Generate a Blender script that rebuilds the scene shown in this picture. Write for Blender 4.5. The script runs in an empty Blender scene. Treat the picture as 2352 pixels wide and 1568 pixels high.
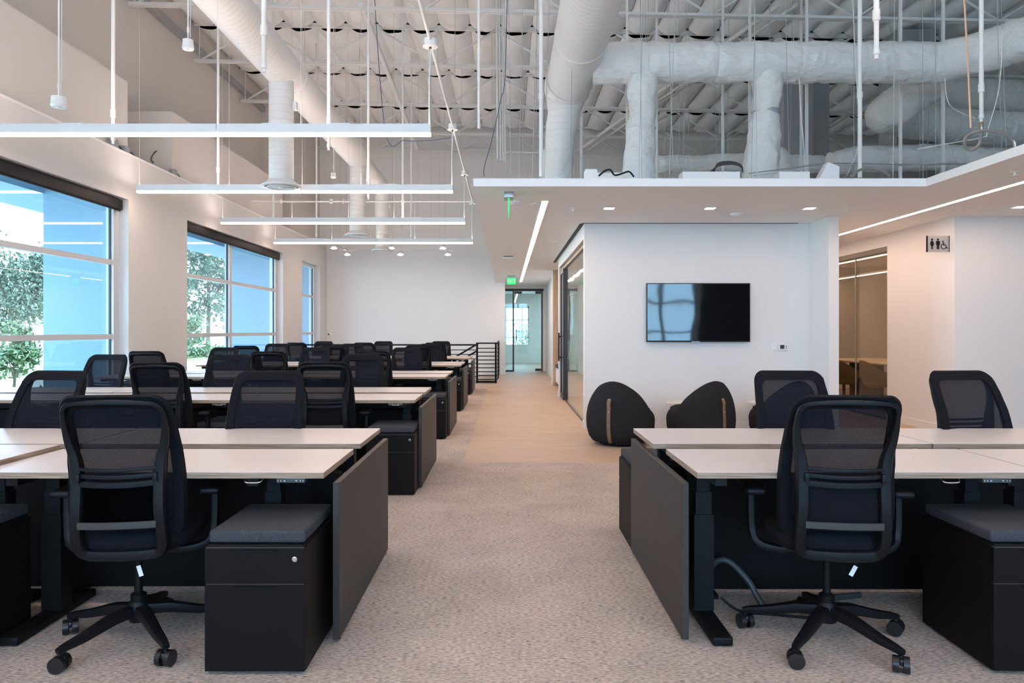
import bpy, bmesh, math, random
from mathutils import Vector, Matrix, Quaternion, noise
random.seed(7)
S = bpy.context.scene
COL = S.collection
PI = math.pi

# ------------------------------------------------------------------ camera, sky, sun, exposure
F, X0, Y0, H = 1700.0, 1163.0, 758.0, 1.33
cam = bpy.data.cameras.new('camera'); camo = bpy.data.objects.new('camera', cam); COL.objects.link(camo)
camo.location = (0, 0, H); camo.rotation_euler = (PI / 2, 0, 0)
cam.sensor_width = 36; cam.lens = 36 * F / 2352
cam.shift_x = (1176 - X0) / 2352; cam.shift_y = -(784 - Y0) / 2352
cam.clip_end = 300
S.camera = camo
W = bpy.data.worlds.new('sky'); S.world = W; W.use_nodes = True
bg = W.node_tree.nodes['Background']; bg.inputs[0].default_value = (0.80, 0.90, 1.0, 1); bg.inputs[1].default_value = 5.0
sun = bpy.data.lights.new('sun', 'SUN'); suno = bpy.data.objects.new('sun', sun); COL.objects.link(suno)
sun.energy = 11.0; sun.angle = 0.01; sun.color = (1, .95, .88)
suno.rotation_euler = Vector((-0.75, -0.35, -1.0)).to_track_quat('-Z', 'Y').to_euler()
S.view_settings.view_transform = 'Standard'; S.view_settings.look = 'None'
S.view_settings.exposure = 0.92; S.view_settings.gamma = 1.0; S.view_settings.use_curve_mapping = False

LED = (1.0, 0.728, 0.58)

# ------------------------------------------------------------------ materials
MATS = {}
def nodes(name):
    m = bpy.data.materials.new(name); m.use_nodes = True
    nt = m.node_tree; b = nt.nodes['Principled BSDF']
    MATS[name] = m
    return m, nt, b
def plain(name, col, rough=.5, metal=0, spec=.5, noise=0, nscale=20, bump=0, bscale=80, coords='Object', nstretch=(1, 1, 1), sheen=0):
    m, nt, b = nodes(name)
    b.inputs['Base Color'].default_value = (*col, 1); b.inputs['Roughness'].default_value = rough
    b.inputs['Metallic'].default_value = metal; b.inputs['Specular IOR Level'].default_value = spec
    if sheen: b.inputs['Sheen Weight'].default_value = sheen
    if noise or bump:
        tc = nt.nodes.new('ShaderNodeTexCoord'); mp = nt.nodes.new('ShaderNodeMapping')
        mp.inputs['Scale'].default_value = nstretch
        nt.links.new(tc.outputs[coords], mp.inputs[0])
    if noise:
        n = nt.nodes.new('ShaderNodeTexNoise'); n.inputs['Scale'].default_value = nscale; n.inputs['Detail'].default_value = 4
        r = nt.nodes.new('ShaderNodeValToRGB')
        r.color_ramp.elements[0].position = .3; r.color_ramp.elements[1].position = .7
        r.color_ramp.elements[0].color = (*[c * (1 - noise) for c in col], 1)
        r.color_ramp.elements[1].color = (*[min(1, c * (1 + noise)) for c in col], 1)
        nt.links.new(mp.outputs[0], n.inputs[0]); nt.links.new(n.outputs[0], r.inputs[0]); nt.links.new(r.outputs[0], b.inputs['Base Color'])
    if bump:
        n2 = nt.nodes.new('ShaderNodeTexNoise'); n2.inputs['Scale'].default_value = bscale; n2.inputs['Detail'].default_value = 3
        bp = nt.nodes.new('ShaderNodeBump'); bp.inputs['Strength'].default_value = bump; bp.inputs['Distance'].default_value = .02
        nt.links.new(mp.outputs[0], n2.inputs[0]); nt.links.new(n2.outputs[0], bp.inputs['Height']); nt.links.new(bp.outputs[0], b.inputs['Normal'])
    return m
def emit(name, col, s):
    m = bpy.data.materials.new(name); m.use_nodes = True; nt = m.node_tree; nt.nodes.clear()
    o = nt.nodes.new('ShaderNodeOutputMaterial'); e = nt.nodes.new('ShaderNodeEmission')
    e.inputs[0].default_value = (*col, 1); e.inputs[1].default_value = s
    nt.links.new(e.outputs[0], o.inputs[0]); MATS[name] = m; return m
def glass(name, tint, ior=1.5, rough=0.0, wav=0, gl=(1, 1, 1)):
    m = bpy.data.materials.new(name); m.use_nodes = True; nt = m.node_tree; nt.nodes.clear()
    o = nt.nodes.new('ShaderNodeOutputMaterial'); mx = nt.nodes.new('ShaderNodeMixShader')
    t = nt.nodes.new('ShaderNodeBsdfTransparent'); t.inputs[0].default_value = (*tint, 1)
    g = nt.nodes.new('ShaderNodeBsdfGlossy'); g.inputs['Roughness'].default_value = rough; g.inputs[0].default_value = (*gl, 1)
    lw = nt.nodes.new('ShaderNodeLayerWeight'); lw.inputs[0].default_value = .5
    pw = nt.nodes.new('ShaderNodeMath'); pw.operation = 'POWER'; pw.inputs[1].default_value = 5
    f = nt.nodes.new('ShaderNodeMath'); f.operation = 'MULTIPLY_ADD'; r0 = ((ior - 1) / (ior + 1)) ** 2
    f.inputs[1].default_value = .9 - r0; f.inputs[2].default_value = r0
    nt.links.new(lw.outputs['Facing'], pw.inputs[0]); nt.links.new(pw.outputs[0], f.inputs[0])
    tint = [c ** .5 for c in tint]      # a pane has two faces
    t.inputs[0].default_value = (*tint, 1)
    if wav:
        tc = nt.nodes.new('ShaderNodeTexCoord'); n = nt.nodes.new('ShaderNodeTexNoise'); n.inputs['Scale'].default_value = 1.2
        bp = nt.nodes.new('ShaderNodeBump'); bp.inputs['Strength'].default_value = wav; bp.inputs['Distance'].default_value = .02
        nt.links.new(tc.outputs['Object'], n.inputs[0]); nt.links.new(n.outputs[0], bp.inputs['Height'])
        nt.links.new(bp.outputs[0], g.inputs['Normal'])
    nt.links.new(f.outputs[0], mx.inputs[0]); nt.links.new(t.outputs[0], mx.inputs[1]); nt.links.new(g.outputs[0], mx.inputs[2])
    nt.links.new(mx.outputs[0], o.inputs[0]); MATS[name] = m; return m

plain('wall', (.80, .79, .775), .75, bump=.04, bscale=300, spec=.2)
plain('wall_window', (.71, .695, .68), .75, spec=.2)  # same paint as the other walls, darkened to offset strong lamp light
plain('wall_far', (.80, .79, .775), .75, spec=.2)
plain('ceil', (.90, .885, .88), .8, spec=.2)
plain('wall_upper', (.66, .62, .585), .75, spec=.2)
plain('trim', (.82, .81, .80), .5)
plain('deck', (.03, .03, .032), .9)
plain('steel_white', (.76, .76, .75), .5)
plain('pipe_white', (.80, .79, .77), .5)
plain('batt', (.90, .91, .905), .5, noise=.05, nscale=3, bump=.7, bscale=5, nstretch=(1.2, .35, 1))
plain('concrete', (.36, .37, .38), .8, noise=.06, nscale=4)
plain('black', (.005, .005, .006), .5, spec=.2)
plain('black_gloss', (.01, .01, .012), .35)
plain('panel', (.042, .036, .034), .5, spec=.3, noise=.05, nscale=60)
plain('ped', (.007, .0055, .006), .55, spec=.14, noise=.08, nscale=120)
plain('chair_plastic', (.0055, .006, .008), .45, spec=.22, bump=.05, bscale=400)
plain('chair_fabric', (.006, .0065, .010), .9, bump=.25, bscale=500, spec=.2)
plain('chair_grey', (.05, .047, .045), .55, spec=.3)
plain('cushion', (.060, .062, .070), .95, noise=.35, nscale=260, bump=.3, bscale=400, spec=.15)
plain('lounge', (.026, .025, .027), .95, noise=.3, nscale=200, bump=.3, bscale=300, spec=.1)
plain('leather', (.21, .12, .065), .5, noise=.15, nscale=30)
plain('chrome', (.75, .76, .78), .22, metal=1)
plain('alu', (.40, .42, .44), .4, metal=.6)
plain('frame_alu', (.62, .62, .63), .5)
plain('frame_dark', (.02, .02, .023), .4)
plain('bronze', (.10, .085, .07), .35, metal=.6)
plain('blind', (.010, .011, .014), .6, spec=.2)
plain('lamp_body', (.80, .81, .82), .45)
plain('white_plastic', (.82, .82, .81), .4)
plain('grey_plastic', (.055, .055, .06), .5)
plain('wire_white', (.72, .71, .69), .5)
plain('wire_steel', (.45, .47, .48), .4, metal=.5)
plain('cable_blue', (.05, .10, .25), .5)
plain('gap_line', (.05, .038, .03), .5)
plain('hose', (.05, .05, .052), .5)
plain('flex', (.38, .37, .35), .35, metal=.8)
plain('brass', (.45, .30, .12), .35, metal=.9)
plain('copper', (.85, .55, .38), .4, metal=.6)
plain('wood_nook', (.52, .36, .23), .5, noise=.15, nscale=6, nstretch=(6, 6, .5))
plain('dark_wood', (.03, .022, .018), .6, noise=.3, nscale=3, nstretch=(6, 6, .4))
plain('tub', (.36, .29, .19), .9)
plain('table_top', (.80, .70, .56), .4)
plain('sign_plate', (.50, .48, .47), .35, metal=.4)
plain('orange', (.75, .25, .06), .6)
plain('ext_wall', (.24, .34, .43), .8, spec=.1)
plain('pave', (.72, .70, .66), .9, noise=.06, nscale=1)
plain('lawn', (.16, .22, .06), .95, noise=.3, nscale=3)
plain('leaf', (.07, .10, .065), .7, noise=.4, nscale=1.5)
plain('leaf_light', (.11, .15, .075), .7, noise=.4, nscale=1.5)
plain('bark', (.10, .08, .06), .9)
plain('caramel', (.10, .10, .10), .9)
emit('led', LED, 16.0)
emit('led_up', (1.0, .81, .73), 21.0)
emit('led_lobby_fill', (.80, .95, 1.0), 9.5)
emit('led_strip', LED, 18.0)
emit('led_small', LED, 60.0)
emit('exit_green', (.06, .60, .20), .9)
emit('exit_edge', (.25, 1.0, .60), 1.6)
glass('win_glass', (.52, .80, 1.0), 1.45)
glass('rear_glass', (.47, .765, 1.0), 1.45)
glass('door_glass', (.66, .94, .99), 1.5)
glass('part_glass', (.86, .93, .88), 1.5, wav=.12)
glass('conf_glass', (.54, .48, .38), 1.6, wav=.05)

# mesh weave of the chair backs: holes in a dark textile
def weave():
    m = bpy.data.materials.new('mesh_weave'); m.use_nodes = True; nt = m.node_tree; nt.nodes.clear()
    o = nt.nodes.new('ShaderNodeOutputMaterial'); mx = nt.nodes.new('ShaderNodeMixShader')
    t = nt.nodes.new('ShaderNodeBsdfTransparent'); d = nt.nodes.new('ShaderNodeBsdfDiffuse'); d.inputs[0].default_value = (.014, .015, .021, 1)
    tc = nt.nodes.new('ShaderNodeTexCoord'); mp = nt.nodes.new('ShaderNodeMapping'); mp.inputs['Scale'].default_value = (420, 420, 420)
    mp.inputs['Rotation'].default_value = (0, .5, 0)
    ch = nt.nodes.new('ShaderNodeTexVoronoi'); ch.inputs['Scale'].default_value = 1
    cr = nt.nodes.new('ShaderNodeMapRange'); cr.inputs[1].default_value = .25; cr.inputs[2].default_value = .6; cr.inputs[3].default_value = .10; cr.inputs[4].default_value = 0.05
    nt.links.new(tc.outputs['Object'], mp.inputs[0]); nt.links.new(mp.outputs[0], ch.inputs[0]); nt.links.new(ch.outputs['Distance'], cr.inputs[0])
    nt.links.new(cr.outputs[0], mx.inputs[0]); nt.links.new(d.outputs[0], mx.inputs[1]); nt.links.new(t.outputs[0], mx.inputs[2])
    nt.links.new(mx.outputs[0], o.inputs[0]); MATS['mesh_weave'] = m
weave()

def carpet():
    m, nt, b = nodes('carpet'); b.inputs['Roughness'].default_value = .95; b.inputs['Specular IOR Level'].default_value = .1
    tc = nt.nodes.new('ShaderNodeTexCoord')
    def noise(sc, stretch, det=4, rough=.6):
        mp = nt.nodes.new('ShaderNodeMapping'); mp.inputs['Scale'].default_value = stretch
        n = nt.nodes.new('ShaderNodeTexNoise'); n.inputs['Scale'].default_value = sc; n.inputs['Detail'].default_value = det; n.inputs['Roughness'].default_value = rough
        nt.links.new(tc.outputs['Object'], mp.inputs[0]); nt.links.new(mp.outputs[0], n.inputs[0]); return n
    n1 = noise(105, (.45, 1.3, 1)); r1 = nt.nodes.new('ShaderNodeValToRGB')
    e = r1.color_ramp.elements; e[0].position = .30; e[0].color = (.265, .205, .175, 1); e[1].position = .64; e[1].color = (.72, .60, .525, 1)
    nt.links.new(n1.outputs[0], r1.inputs[0])
    n2 = noise(80, (.35, 1.8, 1), 3); r2 = nt.nodes.new('ShaderNodeValToRGB')
    e = r2.color_ramp.elements; e[0].position = .32; e[0].color = (.22, .21, .22, 1); e[1].position = .40; e[1].color = (1, 1, 1, 1)
    nt.links.new(n2.outputs[0], r2.inputs[0])
    n3 = noise(2.2, (1, 1, 1), 3); r3 = nt.nodes.new('ShaderNodeValToRGB')
    e = r3.color_ramp.elements; e[0].position = .35; e[0].color = (.84, .84, .85, 1); e[1].position = .65; e[1].color = (1.0, 1.0, 1.0, 1)
    nt.links.new(n3.outputs[0], r3.inputs[0])
    a = nt.nodes.new('ShaderNodeMixRGB'); a.blend_type = 'MULTIPLY'; a.inputs[0].default_value = 1
    c = nt.nodes.new('ShaderNodeMixRGB'); c.blend_type = 'MULTIPLY'; c.inputs[0].default_value = 1
    nt.links.new(r1.outputs[0], a.inputs[1]); nt.links.new(r2.outputs[0], a.inputs[2]); nt.links.new(a.outputs[0], c.inputs[1]); nt.links.new(r3.outputs[0], c.inputs[2])
    nt.links.new(c.outputs[0], b.inputs['Base Color'])
    bp = nt.nodes.new('ShaderNodeBump'); bp.inputs['Strength'].default_value = .5; bp.inputs['Distance'].default_value = .006
    nt.links.new(n1.outputs[0], bp.inputs['Height']); nt.links.new(bp.outputs[0], b.inputs['Normal'])
carpet()
def planks():
    m, nt, b = nodes('planks'); b.inputs['Roughness'].default_value = .55; b.inputs['Specular IOR Level'].default_value = .35
    tc = nt.nodes.new('ShaderNodeTexCoord'); br = nt.nodes.new('ShaderNodeTexBrick')
    br.inputs['Scale'].default_value = 1; br.inputs['Brick Width'].default_value = 1.2; br.inputs['Row Height'].default_value = .18; br.inputs['Mortar Size'].default_value = .0015
    br.inputs['Color1'].default_value = (.50, .37, .275, 1); br.inputs['Color2'].default_value = (.46, .335, .245, 1); br.inputs['Mortar'].default_value = (.39, .28, .20, 1)
    n = nt.nodes.new('ShaderNodeTexNoise'); n.inputs['Scale'].default_value = 9; mp = nt.nodes.new('ShaderNodeMapping'); mp.inputs['Scale'].default_value = (.3, 3, 1)
    mx = nt.nodes.new('ShaderNodeMixRGB'); mx.blend_type = 'OVERLAY'; mx.inputs[0].default_value = .22
    nt.links.new(tc.outputs['Object'], br.inputs[0]); nt.links.new(tc.outputs['Object'], mp.inputs[0]); nt.links.new(mp.outputs[0], n.inputs[0])
    nt.links.new(br.outputs[0], mx.inputs[1]); nt.links.new(n.outputs[0], mx.inputs[2]); nt.links.new(mx.outputs[0], b.inputs['Base Color'])
planks()
def laminate():
    plain('desk_white', (.62, .565, .545), .38, noise=.015, nscale=40, spec=.4)
    m, nt, b = nodes('ply'); b.inputs['Roughness'].default_value = .6
    tc = nt.nodes.new('ShaderNodeTexCoord'); mp = nt.nodes.new('ShaderNodeMapping'); mp.inputs['Scale'].default_value = (3, 3, 130)
    n = nt.nodes.new('ShaderNodeTexNoise'); n.inputs['Scale'].default_value = 2; n.inputs['Detail'].default_value = 4
    r = nt.nodes.new('ShaderNodeValToRGB'); e = r.color_ramp.elements
    e[0].position = .30; e[0].color = (.20, .13, .085, 1); e[1].position = .66; e[1].color = (.46, .335, .245, 1)
    nt.links.new(tc.outputs['Object'], mp.inputs[0]); nt.links.new(mp.outputs[0], n.inputs[0]); nt.links.new(n.outputs[0], r.inputs[0]); nt.links.new(r.outputs[0], b.inputs['Base Color'])
laminate()
def ductmat(name, col, dirs, amt):
    m, nt, b = nodes(name); b.inputs['Base Color'].default_value = (*col, 1); b.inputs['Roughness'].default_value = .5
    tc = nt.nodes.new('ShaderNodeTexCoord'); w = nt.nodes.new('ShaderNodeTexWave'); w.bands_direction = dirs
    w.inputs['Scale'].default_value = 3.2; w.inputs['Distortion'].default_value = .3; w.wave_profile = 'SIN'
    r = nt.nodes.new('ShaderNodeValToRGB'); r.color_ramp.elements[0].position = .93; r.color_ramp.elements[1].position = .99
    bp = nt.nodes.new('ShaderNodeBump'); bp.inputs['Strength'].default_value = amt; bp.inputs['Distance'].default_value = .01
    nt.links.new(tc.outputs['Object'], w.inputs[0]); nt.links.new(w.outputs[0], r.inputs[0]); nt.links.new(r.outputs[0], bp.inputs['Height']); nt.links.new(bp.outputs[0], b.inputs['Normal'])
ductmat('spiral', (.76, .75, .73), 'Y', .5)
ductmat('spiral_v', (.76, .75, .73), 'Z', .4)
plain('wrap', (.72, .715, .70), .45, bump=1.0, bscale=16, nstretch=(.5, 1, 1), noise=.03, nscale=5)
def tvscreen():
    m, nt, b = nodes('screen'); b.inputs['Base Color'].default_value = (.004, .005, .007, 1); b.inputs['Roughness'].default_value = .04
    b.inputs['Specular IOR Level'].default_value = .5; b.inputs['IOR'].default_value = 1.75
    tc = nt.nodes.new('ShaderNodeTexCoord'); n = nt.nodes.new('ShaderNodeTexNoise'); n.inputs['Scale'].default_value = 2.2; n.inputs['Detail'].default_value = .5
    bp = nt.nodes.new('ShaderNodeBump'); bp.inputs['Strength'].default_value = .10; bp.inputs['Distance'].default_value = .03
    nt.links.new(tc.outputs['Object'], n.inputs[0]); nt.links.new(n.outputs[0], bp.inputs['Height']); nt.links.new(bp.outputs[0], b.inputs['Normal'])
tvscreen()

# ------------------------------------------------------------------ mesh helpers
class MB:
    def __init__(s): s.bm = bmesh.new()
    def box(s, c, d, rot=None, bev=0, seg=2):
        bm = bmesh.new(); bmesh.ops.create_cube(bm, size=1)
        for v in bm.verts: v.co = Vector((v.co.x * d[0], v.co.y * d[1], v.co.z * d[2]))
        if bev: bmesh.ops.bevel(bm, geom=bm.edges[:], offset=bev, segments=seg, profile=.5, affect='EDGES')
        M = Matrix.Translation(c) @ (rot.to_4x4() if rot is not None else Matrix.Identity(4))
        s._join(bm, M); return s
    def b2(s, x0, x1, y0, y1, z0, z1, bev=0, seg=2):
        return s.box(((x0 + x1) / 2, (y0 + y1) / 2, (z0 + z1) / 2), (abs(x1 - x0), abs(y1 - y0), abs(z1 - z0)), bev=bev, seg=seg)
    def _join(s, bm, M=None):
        if M is not None: bm.transform(M)
        vm = [s.bm.verts.new(v.co) for v in bm.verts]
        bm.verts.index_update()
        for f in bm.faces:
            try: s.bm.faces.new([vm[v.index] for v in f.verts])
            except ValueError: pass
        bm.free()
    def cyl(s, p0, p1, r0, r1=None, n=16):
        p0 = Vector(p0); p1 = Vector(p1); r1 = r0 if r1 is None else r1
        q = (p1 - p0).to_track_quat('Z', 'Y')
        A = []; B = []
        for i in range(n):
            a = 2 * PI * i / n; v = Vector((math.cos(a), math.sin(a), 0))
            A.append(s.bm.verts.new(p0 + q @ (v * r0))); B.append(s.bm.verts.new(p1 + q @ (v * r1)))
        for i in range(n):
            j = (i + 1) % n; s.bm.faces.new((A[i], A[j], B[j], B[i]))
        s.bm.faces.new(A[::-1]); s.bm.faces.new(B); return s
    def tube(s, pts, r, n=10, closed=False, flat=None, up=None):
        """sweep; r number or list; flat=(a,b) gives an oval/box section; up fixes the section's first axis"""
        P = [Vector(p) for p in pts]; N = len(P)
        R = r if isinstance(r, (list, tuple)) else [r] * N
        T = []
        for i in range(N):
            a = P[(i - 1) % N] if (closed or i > 0) else P[i]; b = P[(i + 1) % N] if (closed or i < N - 1) else P[i]
            T.append((b - a).normalized())
        u = Vector(up) if up else (Vector((0, 0, 1)) if abs(T[0].z) < .9 else Vector((1, 0, 0)))
        rings = []
        for i in range(N):
            t = T[i]
            if up: u = Vector(up)
            x = (u - t * u.dot(t))
            if x.length < 1e-5: x = t.orthogonal()
            x.normalize(); y = t.cross(x); u = x
            ring = []
            for k in range(n):
                a = 2 * PI * k / n
                if flat:
                    e = .55; ca, sa = math.cos(a), math.sin(a)
                    cx = math.copysign(abs(ca) ** e, ca) * flat[0]; cy = math.copysign(abs(sa) ** e, sa) * flat[1]
                    ring.append(s.bm.verts.new(P[i] + (x * cx + y * cy) * R[i]))
                else: ring.append(s.bm.verts.new(P[i] + (x * math.cos(a) + y * math.sin(a)) * R[i]))
            rings.append(ring)
        for i in range(N if closed else N - 1):
            A = rings[i]; B = rings[(i + 1) % N]
            for k in range(n):
                j = (k + 1) % n; s.bm.faces.new((A[k], A[j], B[j], B[k]))
        if not closed: s.bm.faces.new(rings[0][::-1]); s.bm.faces.new(rings[-1])
        return s
    def lathe(s, prof, n=24, c=(0, 0, 0)):
        c = Vector(c); rings = []
        for r, z in prof:
            rings.append([s.bm.verts.new(c + Vector((r * math.cos(2 * PI * k / n), r * math.sin(2 * PI * k / n), z))) for k in range(n)])
        for A, B in zip(rings, rings[1:]):
            for k in range(n):
                j = (k + 1) % n; s.bm.faces.new((A[k], A[j], B[j], B[k]))
        if prof[0][0] > 1e-4: s.bm.faces.new(rings[0][::-1])
        if prof[-1][0] > 1e-4: s.bm.faces.new(rings[-1])
        return s
    def grid(s, fn, nu, nv, closeu=False):
        V = [[s.bm.verts.new(fn(i / nu, j / nv)) for i in range(nu + (0 if closeu else 1))] for j in range(nv + 1)]
        for j in range(nv):
            for i in range(nu):
                k = (i + 1) % len(V[j])
                s.bm.faces.new((V[j][i], V[j][k], V[j + 1][k], V[j + 1][i]))
        return V
    def prism(s, pts, h0, h1, axis='z'):
        def mk(p, h):
            return {'z': (p[0], p[1], h), 'y': (p[0], h, p[1]), 'x': (h, p[0], p[1])}[axis]
        A = [s.bm.verts.new(mk(p, h0)) for p in pts]; B = [s.bm.verts.new(mk(p, h1)) for p in pts]
        n = len(pts)
        for i in range(n):
            j = (i + 1) % n; s.bm.faces.new((A[i], A[j], B[j], B[i]))
        s.bm.faces.new(A[::-1]); s.bm.faces.new(B); return s
    def mesh(s, name, mat, smooth=True, ang=35):
        bmesh.ops.recalc_face_normals(s.bm, faces=s.bm.faces[:])
        me = bpy.data.meshes.new(name); s.bm.to_mesh(me); s.bm.free()
        me.materials.append(MATS[mat])
        if smooth:
            me.shade_smooth(); me.set_sharp_from_angle(angle=math.radians(ang))
        return me
    def obj(s, name, mat, parent=None, loc=None, **kw):
        return mk(name, s.mesh(name, mat, **kw), parent, loc)
def mk(name, me, parent=None, loc=None, rot=None):
    o = bpy.data.objects.new(name, me); COL.objects.link(o)
    if parent is not None: o.parent = parent
    if loc is not None: o.location = loc
    if rot is not None: o.rotation_euler = rot
    return o
def tag(o, label, cat=None, group=None, kind=None):
    o['label'] = label
    if cat: o['category'] = cat
    if group: o['group'] = group
    if kind: o['kind'] = kind
    return o
def thing(name, label, cat, loc=(0, 0, 0), rz=0, group=None):
    o = mk(name, None, None, loc, (0, 0, rz)); o.empty_display_size = .1
    return tag(o, label, cat, group)
def struct(o, label):
    o['kind'] = 'structure'; o['label'] = label; return o
def copy_tree(o, parent=None):
    c = o.copy(); COL.objects.link(c)
    if parent is not None: c.parent = parent
    for ch in list(o.children): copy_tree(ch, c)
    return c
def smooth_path(pts, n=6):
    P = [Vector(p) for p in pts]; out = []
    for i in range(len(P) - 1):
        p0 = P[max(i - 1, 0)]; p1 = P[i]; p2 = P[i + 1]; p3 = P[min(i + 2, len(P) - 1)]
        for k in range(n):
            t = k / n
            out.append(.5 * ((2 * p1) + (p2 - p0) * t + (2 * p0 - 5 * p1 + 4 * p2 - p3) * t * t + (3 * p1 - p0 - 3 * p2 + p3) * t ** 3))
    out.append(P[-1]); return out
def px(x, y, d):
    """photo pixel at a known distance in front of the camera"""
    return Vector(((x - X0) * d / F, d, H - (y - Y0) * d / F))

# ------------------------------------------------------------------ the room shell
CEIL = 2.765          # underside of the dropped ceiling
XL = -5.39            # face of the window wall
YB = 22.2             # back wall
YR = -5.0             # wall behind the camera
ZT = 7.75
b = MB()
b.b2(-7, 13, YR, 7.44, -.3, 0); b.b2(-7, -.43, 7.44, 18.75, -.3, 0); b.b2(-.80, -.43, 18.75, YB, -.3, 0); b.b2(-7, -5.3, 18.75, YB, -.3, 0)
struct(b.obj('floor', 'carpet', smooth=False), 'grey beige heathered carpet with short dark flecks')
b = MB(); b.b2(-.43, 13, 7.44, 31, -.3, 0); b.b2(-5.3, -.43, YB, 31, -.3, 0)
struct(b.obj('floor_walkway', 'planks', smooth=False), 'tan wood-look plank walkway beyond the carpet')
b = MB(); b.b2(-5.3, -.8, 18.75, YB, -2.6, -2.5)
for k in range(12): b.b2(-.8 - .3 * (k + 1), -.8 - .3 * k, 18.85, YB, -2.5, -.19 * (k + 1))
struct(b.obj('floor_stairwell', 'concrete', smooth=False), 'stair flight going down behind the black guard rail')

WINS = [(5.2, 10.56), (12.5, 17.86), (19.54, 21.4)]
ZS, ZH = .42, 3.19
b = MB()
ys = [YR] + [v for w in WINS for v in w] + [YB]
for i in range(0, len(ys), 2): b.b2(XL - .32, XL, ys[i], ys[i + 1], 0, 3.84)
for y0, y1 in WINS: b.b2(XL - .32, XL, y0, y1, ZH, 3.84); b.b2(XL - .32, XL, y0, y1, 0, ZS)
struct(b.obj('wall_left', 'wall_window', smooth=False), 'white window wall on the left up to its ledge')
XU = -6.35
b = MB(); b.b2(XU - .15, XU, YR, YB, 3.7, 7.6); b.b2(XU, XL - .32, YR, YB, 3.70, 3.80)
struct(b.obj('wall_left_upper', 'wall_upper', smooth=False), 'tan upper wall set back above the window ledge')
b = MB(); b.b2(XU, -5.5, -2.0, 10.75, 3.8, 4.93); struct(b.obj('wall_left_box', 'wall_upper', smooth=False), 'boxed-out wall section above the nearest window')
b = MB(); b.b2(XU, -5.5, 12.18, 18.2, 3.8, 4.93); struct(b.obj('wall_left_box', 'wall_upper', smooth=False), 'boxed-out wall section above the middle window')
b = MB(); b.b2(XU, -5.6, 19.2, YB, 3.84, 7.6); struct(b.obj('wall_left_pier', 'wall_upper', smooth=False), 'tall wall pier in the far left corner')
b = MB(); b.b2(XU - .1, 13, YB, YB + .2, 3.0, 7.6); b.b2(XL - .3, -.04, YB, YB + .2, -2.6, 3.0); b.b2(-.04, 13, YB, YB + .2, CEIL + .08, 3.0)
b.b2(1.30, 13, YB, YB + .2, 0, CEIL)
struct(b.obj('wall_back', 'wall_far', smooth=False), 'tall white back wall behind the stair rail')
b = MB(); b.b2(13, 13.2, YR, YB, 0, 7.6); struct(b.obj('wall_right', 'wall', smooth=False), 'far right wall of the hall')
# wall behind the camera with three window openings
RW = [(-5.9, -2.2), (-1.9, 2.0), (2.3, 6.45)]
ZRH = 4.4
b = MB(); xs = [-6.5] + [v for w in RW for v in w] + [13.2]
for i in range(0, len(xs), 2): b.b2(xs[i], xs[i + 1], YR - .3, YR, 0, 7.6)
for x0, x1 in RW: b.b2(x0, x1, YR - .3, YR, ZRH, 7.6); b.b2(x0, x1, YR - .3, YR, 0, ZS)
struct(b.obj('wall_rear', 'wall', smooth=False), 'window wall behind the camera')

b = MB(); b.b2(6.5, 11.5, YR, YR + .03, 0, 4.2); struct(b.obj('wall_rear_reflection_panel', 'dark_wood', smooth=False), 'added dark wood panel behind the camera, darkening the screen reflection')  # unseen panel added so part of the screen reflects dark
# conduit angle and clutter on the ledge
b = MB(); b.b2(XL - .05, XL + .012, YR, YB, 3.815, 3.85)
struct(b.obj('trim_1', 'trim', smooth=False), 'thin metal edge strip along the top of the window wall')
b = MB(); b.b2(XU, XU + .10, YR, 19.2, 6.98, 7.12); struct(b.obj('trim_2', 'concrete', smooth=False), 'dark ledger along the roof edge of the left wall')

# windows
def window(n, axis, a0, a1, plane, mull, label, ZH=3.19, rails=None):
    w = mk('window_%d' % n, None); struct(w, label)
    def bar(p0, p1, zz0, zz1, dep=.09, mat='frame_alu', nm='mullion'):
        m = MB()
        if axis == 'y': m.b2(plane - dep / 2, plane + dep / 2, p0, p1, zz0, zz1)
        else: m.b2(p0, p1, plane - dep / 2, plane + dep / 2, zz0, zz1)
        return m.obj(nm, mat, w, smooth=False)
    edges = [a0] + mull + [a1]
    t = .06
    for i, e in enumerate(edges):
        p0, p1 = (e, e + 2 * t) if i == 0 else ((e - 2 * t - .02, e) if i == len(edges) - 1 else (e - t, e + t))
        bar(p0, p1, ZS, ZH, .10)
        bar(p0 - .012 if i else p0, p0 if i else p0 + .001, ZS, ZH, .03, 'frame_dark', 'gasket')
    rails = rails or [(ZS, ZS + .08), (1.205, 1.275), (2.25, 2.32), (ZH - .09, ZH)]
    for z0, z1 in rails: bar(a0, a1, z0, z1, .085)
    for i in range(len(edges) - 1):
        for j in range(len(rails) - 1):
            m = MB(); z0 = rails[j][1]; z1 = rails[j + 1][0]; p0 = edges[i] + t; p1 = edges[i + 1] - t
            if axis == 'y': m.prism([(p0, z0), (p1, z0), (p1, z1), (p0, z1)], plane - .004, plane + .004, 'x')
            else: m.prism([(p0, z0), (p1, z0), (p1, z1), (p0, z1)], plane - .004, plane + .004, 'y')
            m.obj('pane', 'win_glass' if axis == 'y' else 'rear_glass', w, smooth=False)
    return w
XG = XL - .19
window(1, 'y', WINS[0][0], WINS[0][1], XG, [7.85], 'large left window nearest the camera')
window(2, 'y', WINS[1][0], WINS[1][1], XG, [14.85], 'middle left window with white mullions')
window(3, 'y', WINS[2][0], WINS[2][1], XG, [], 'narrow window at the far left corner')
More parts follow.
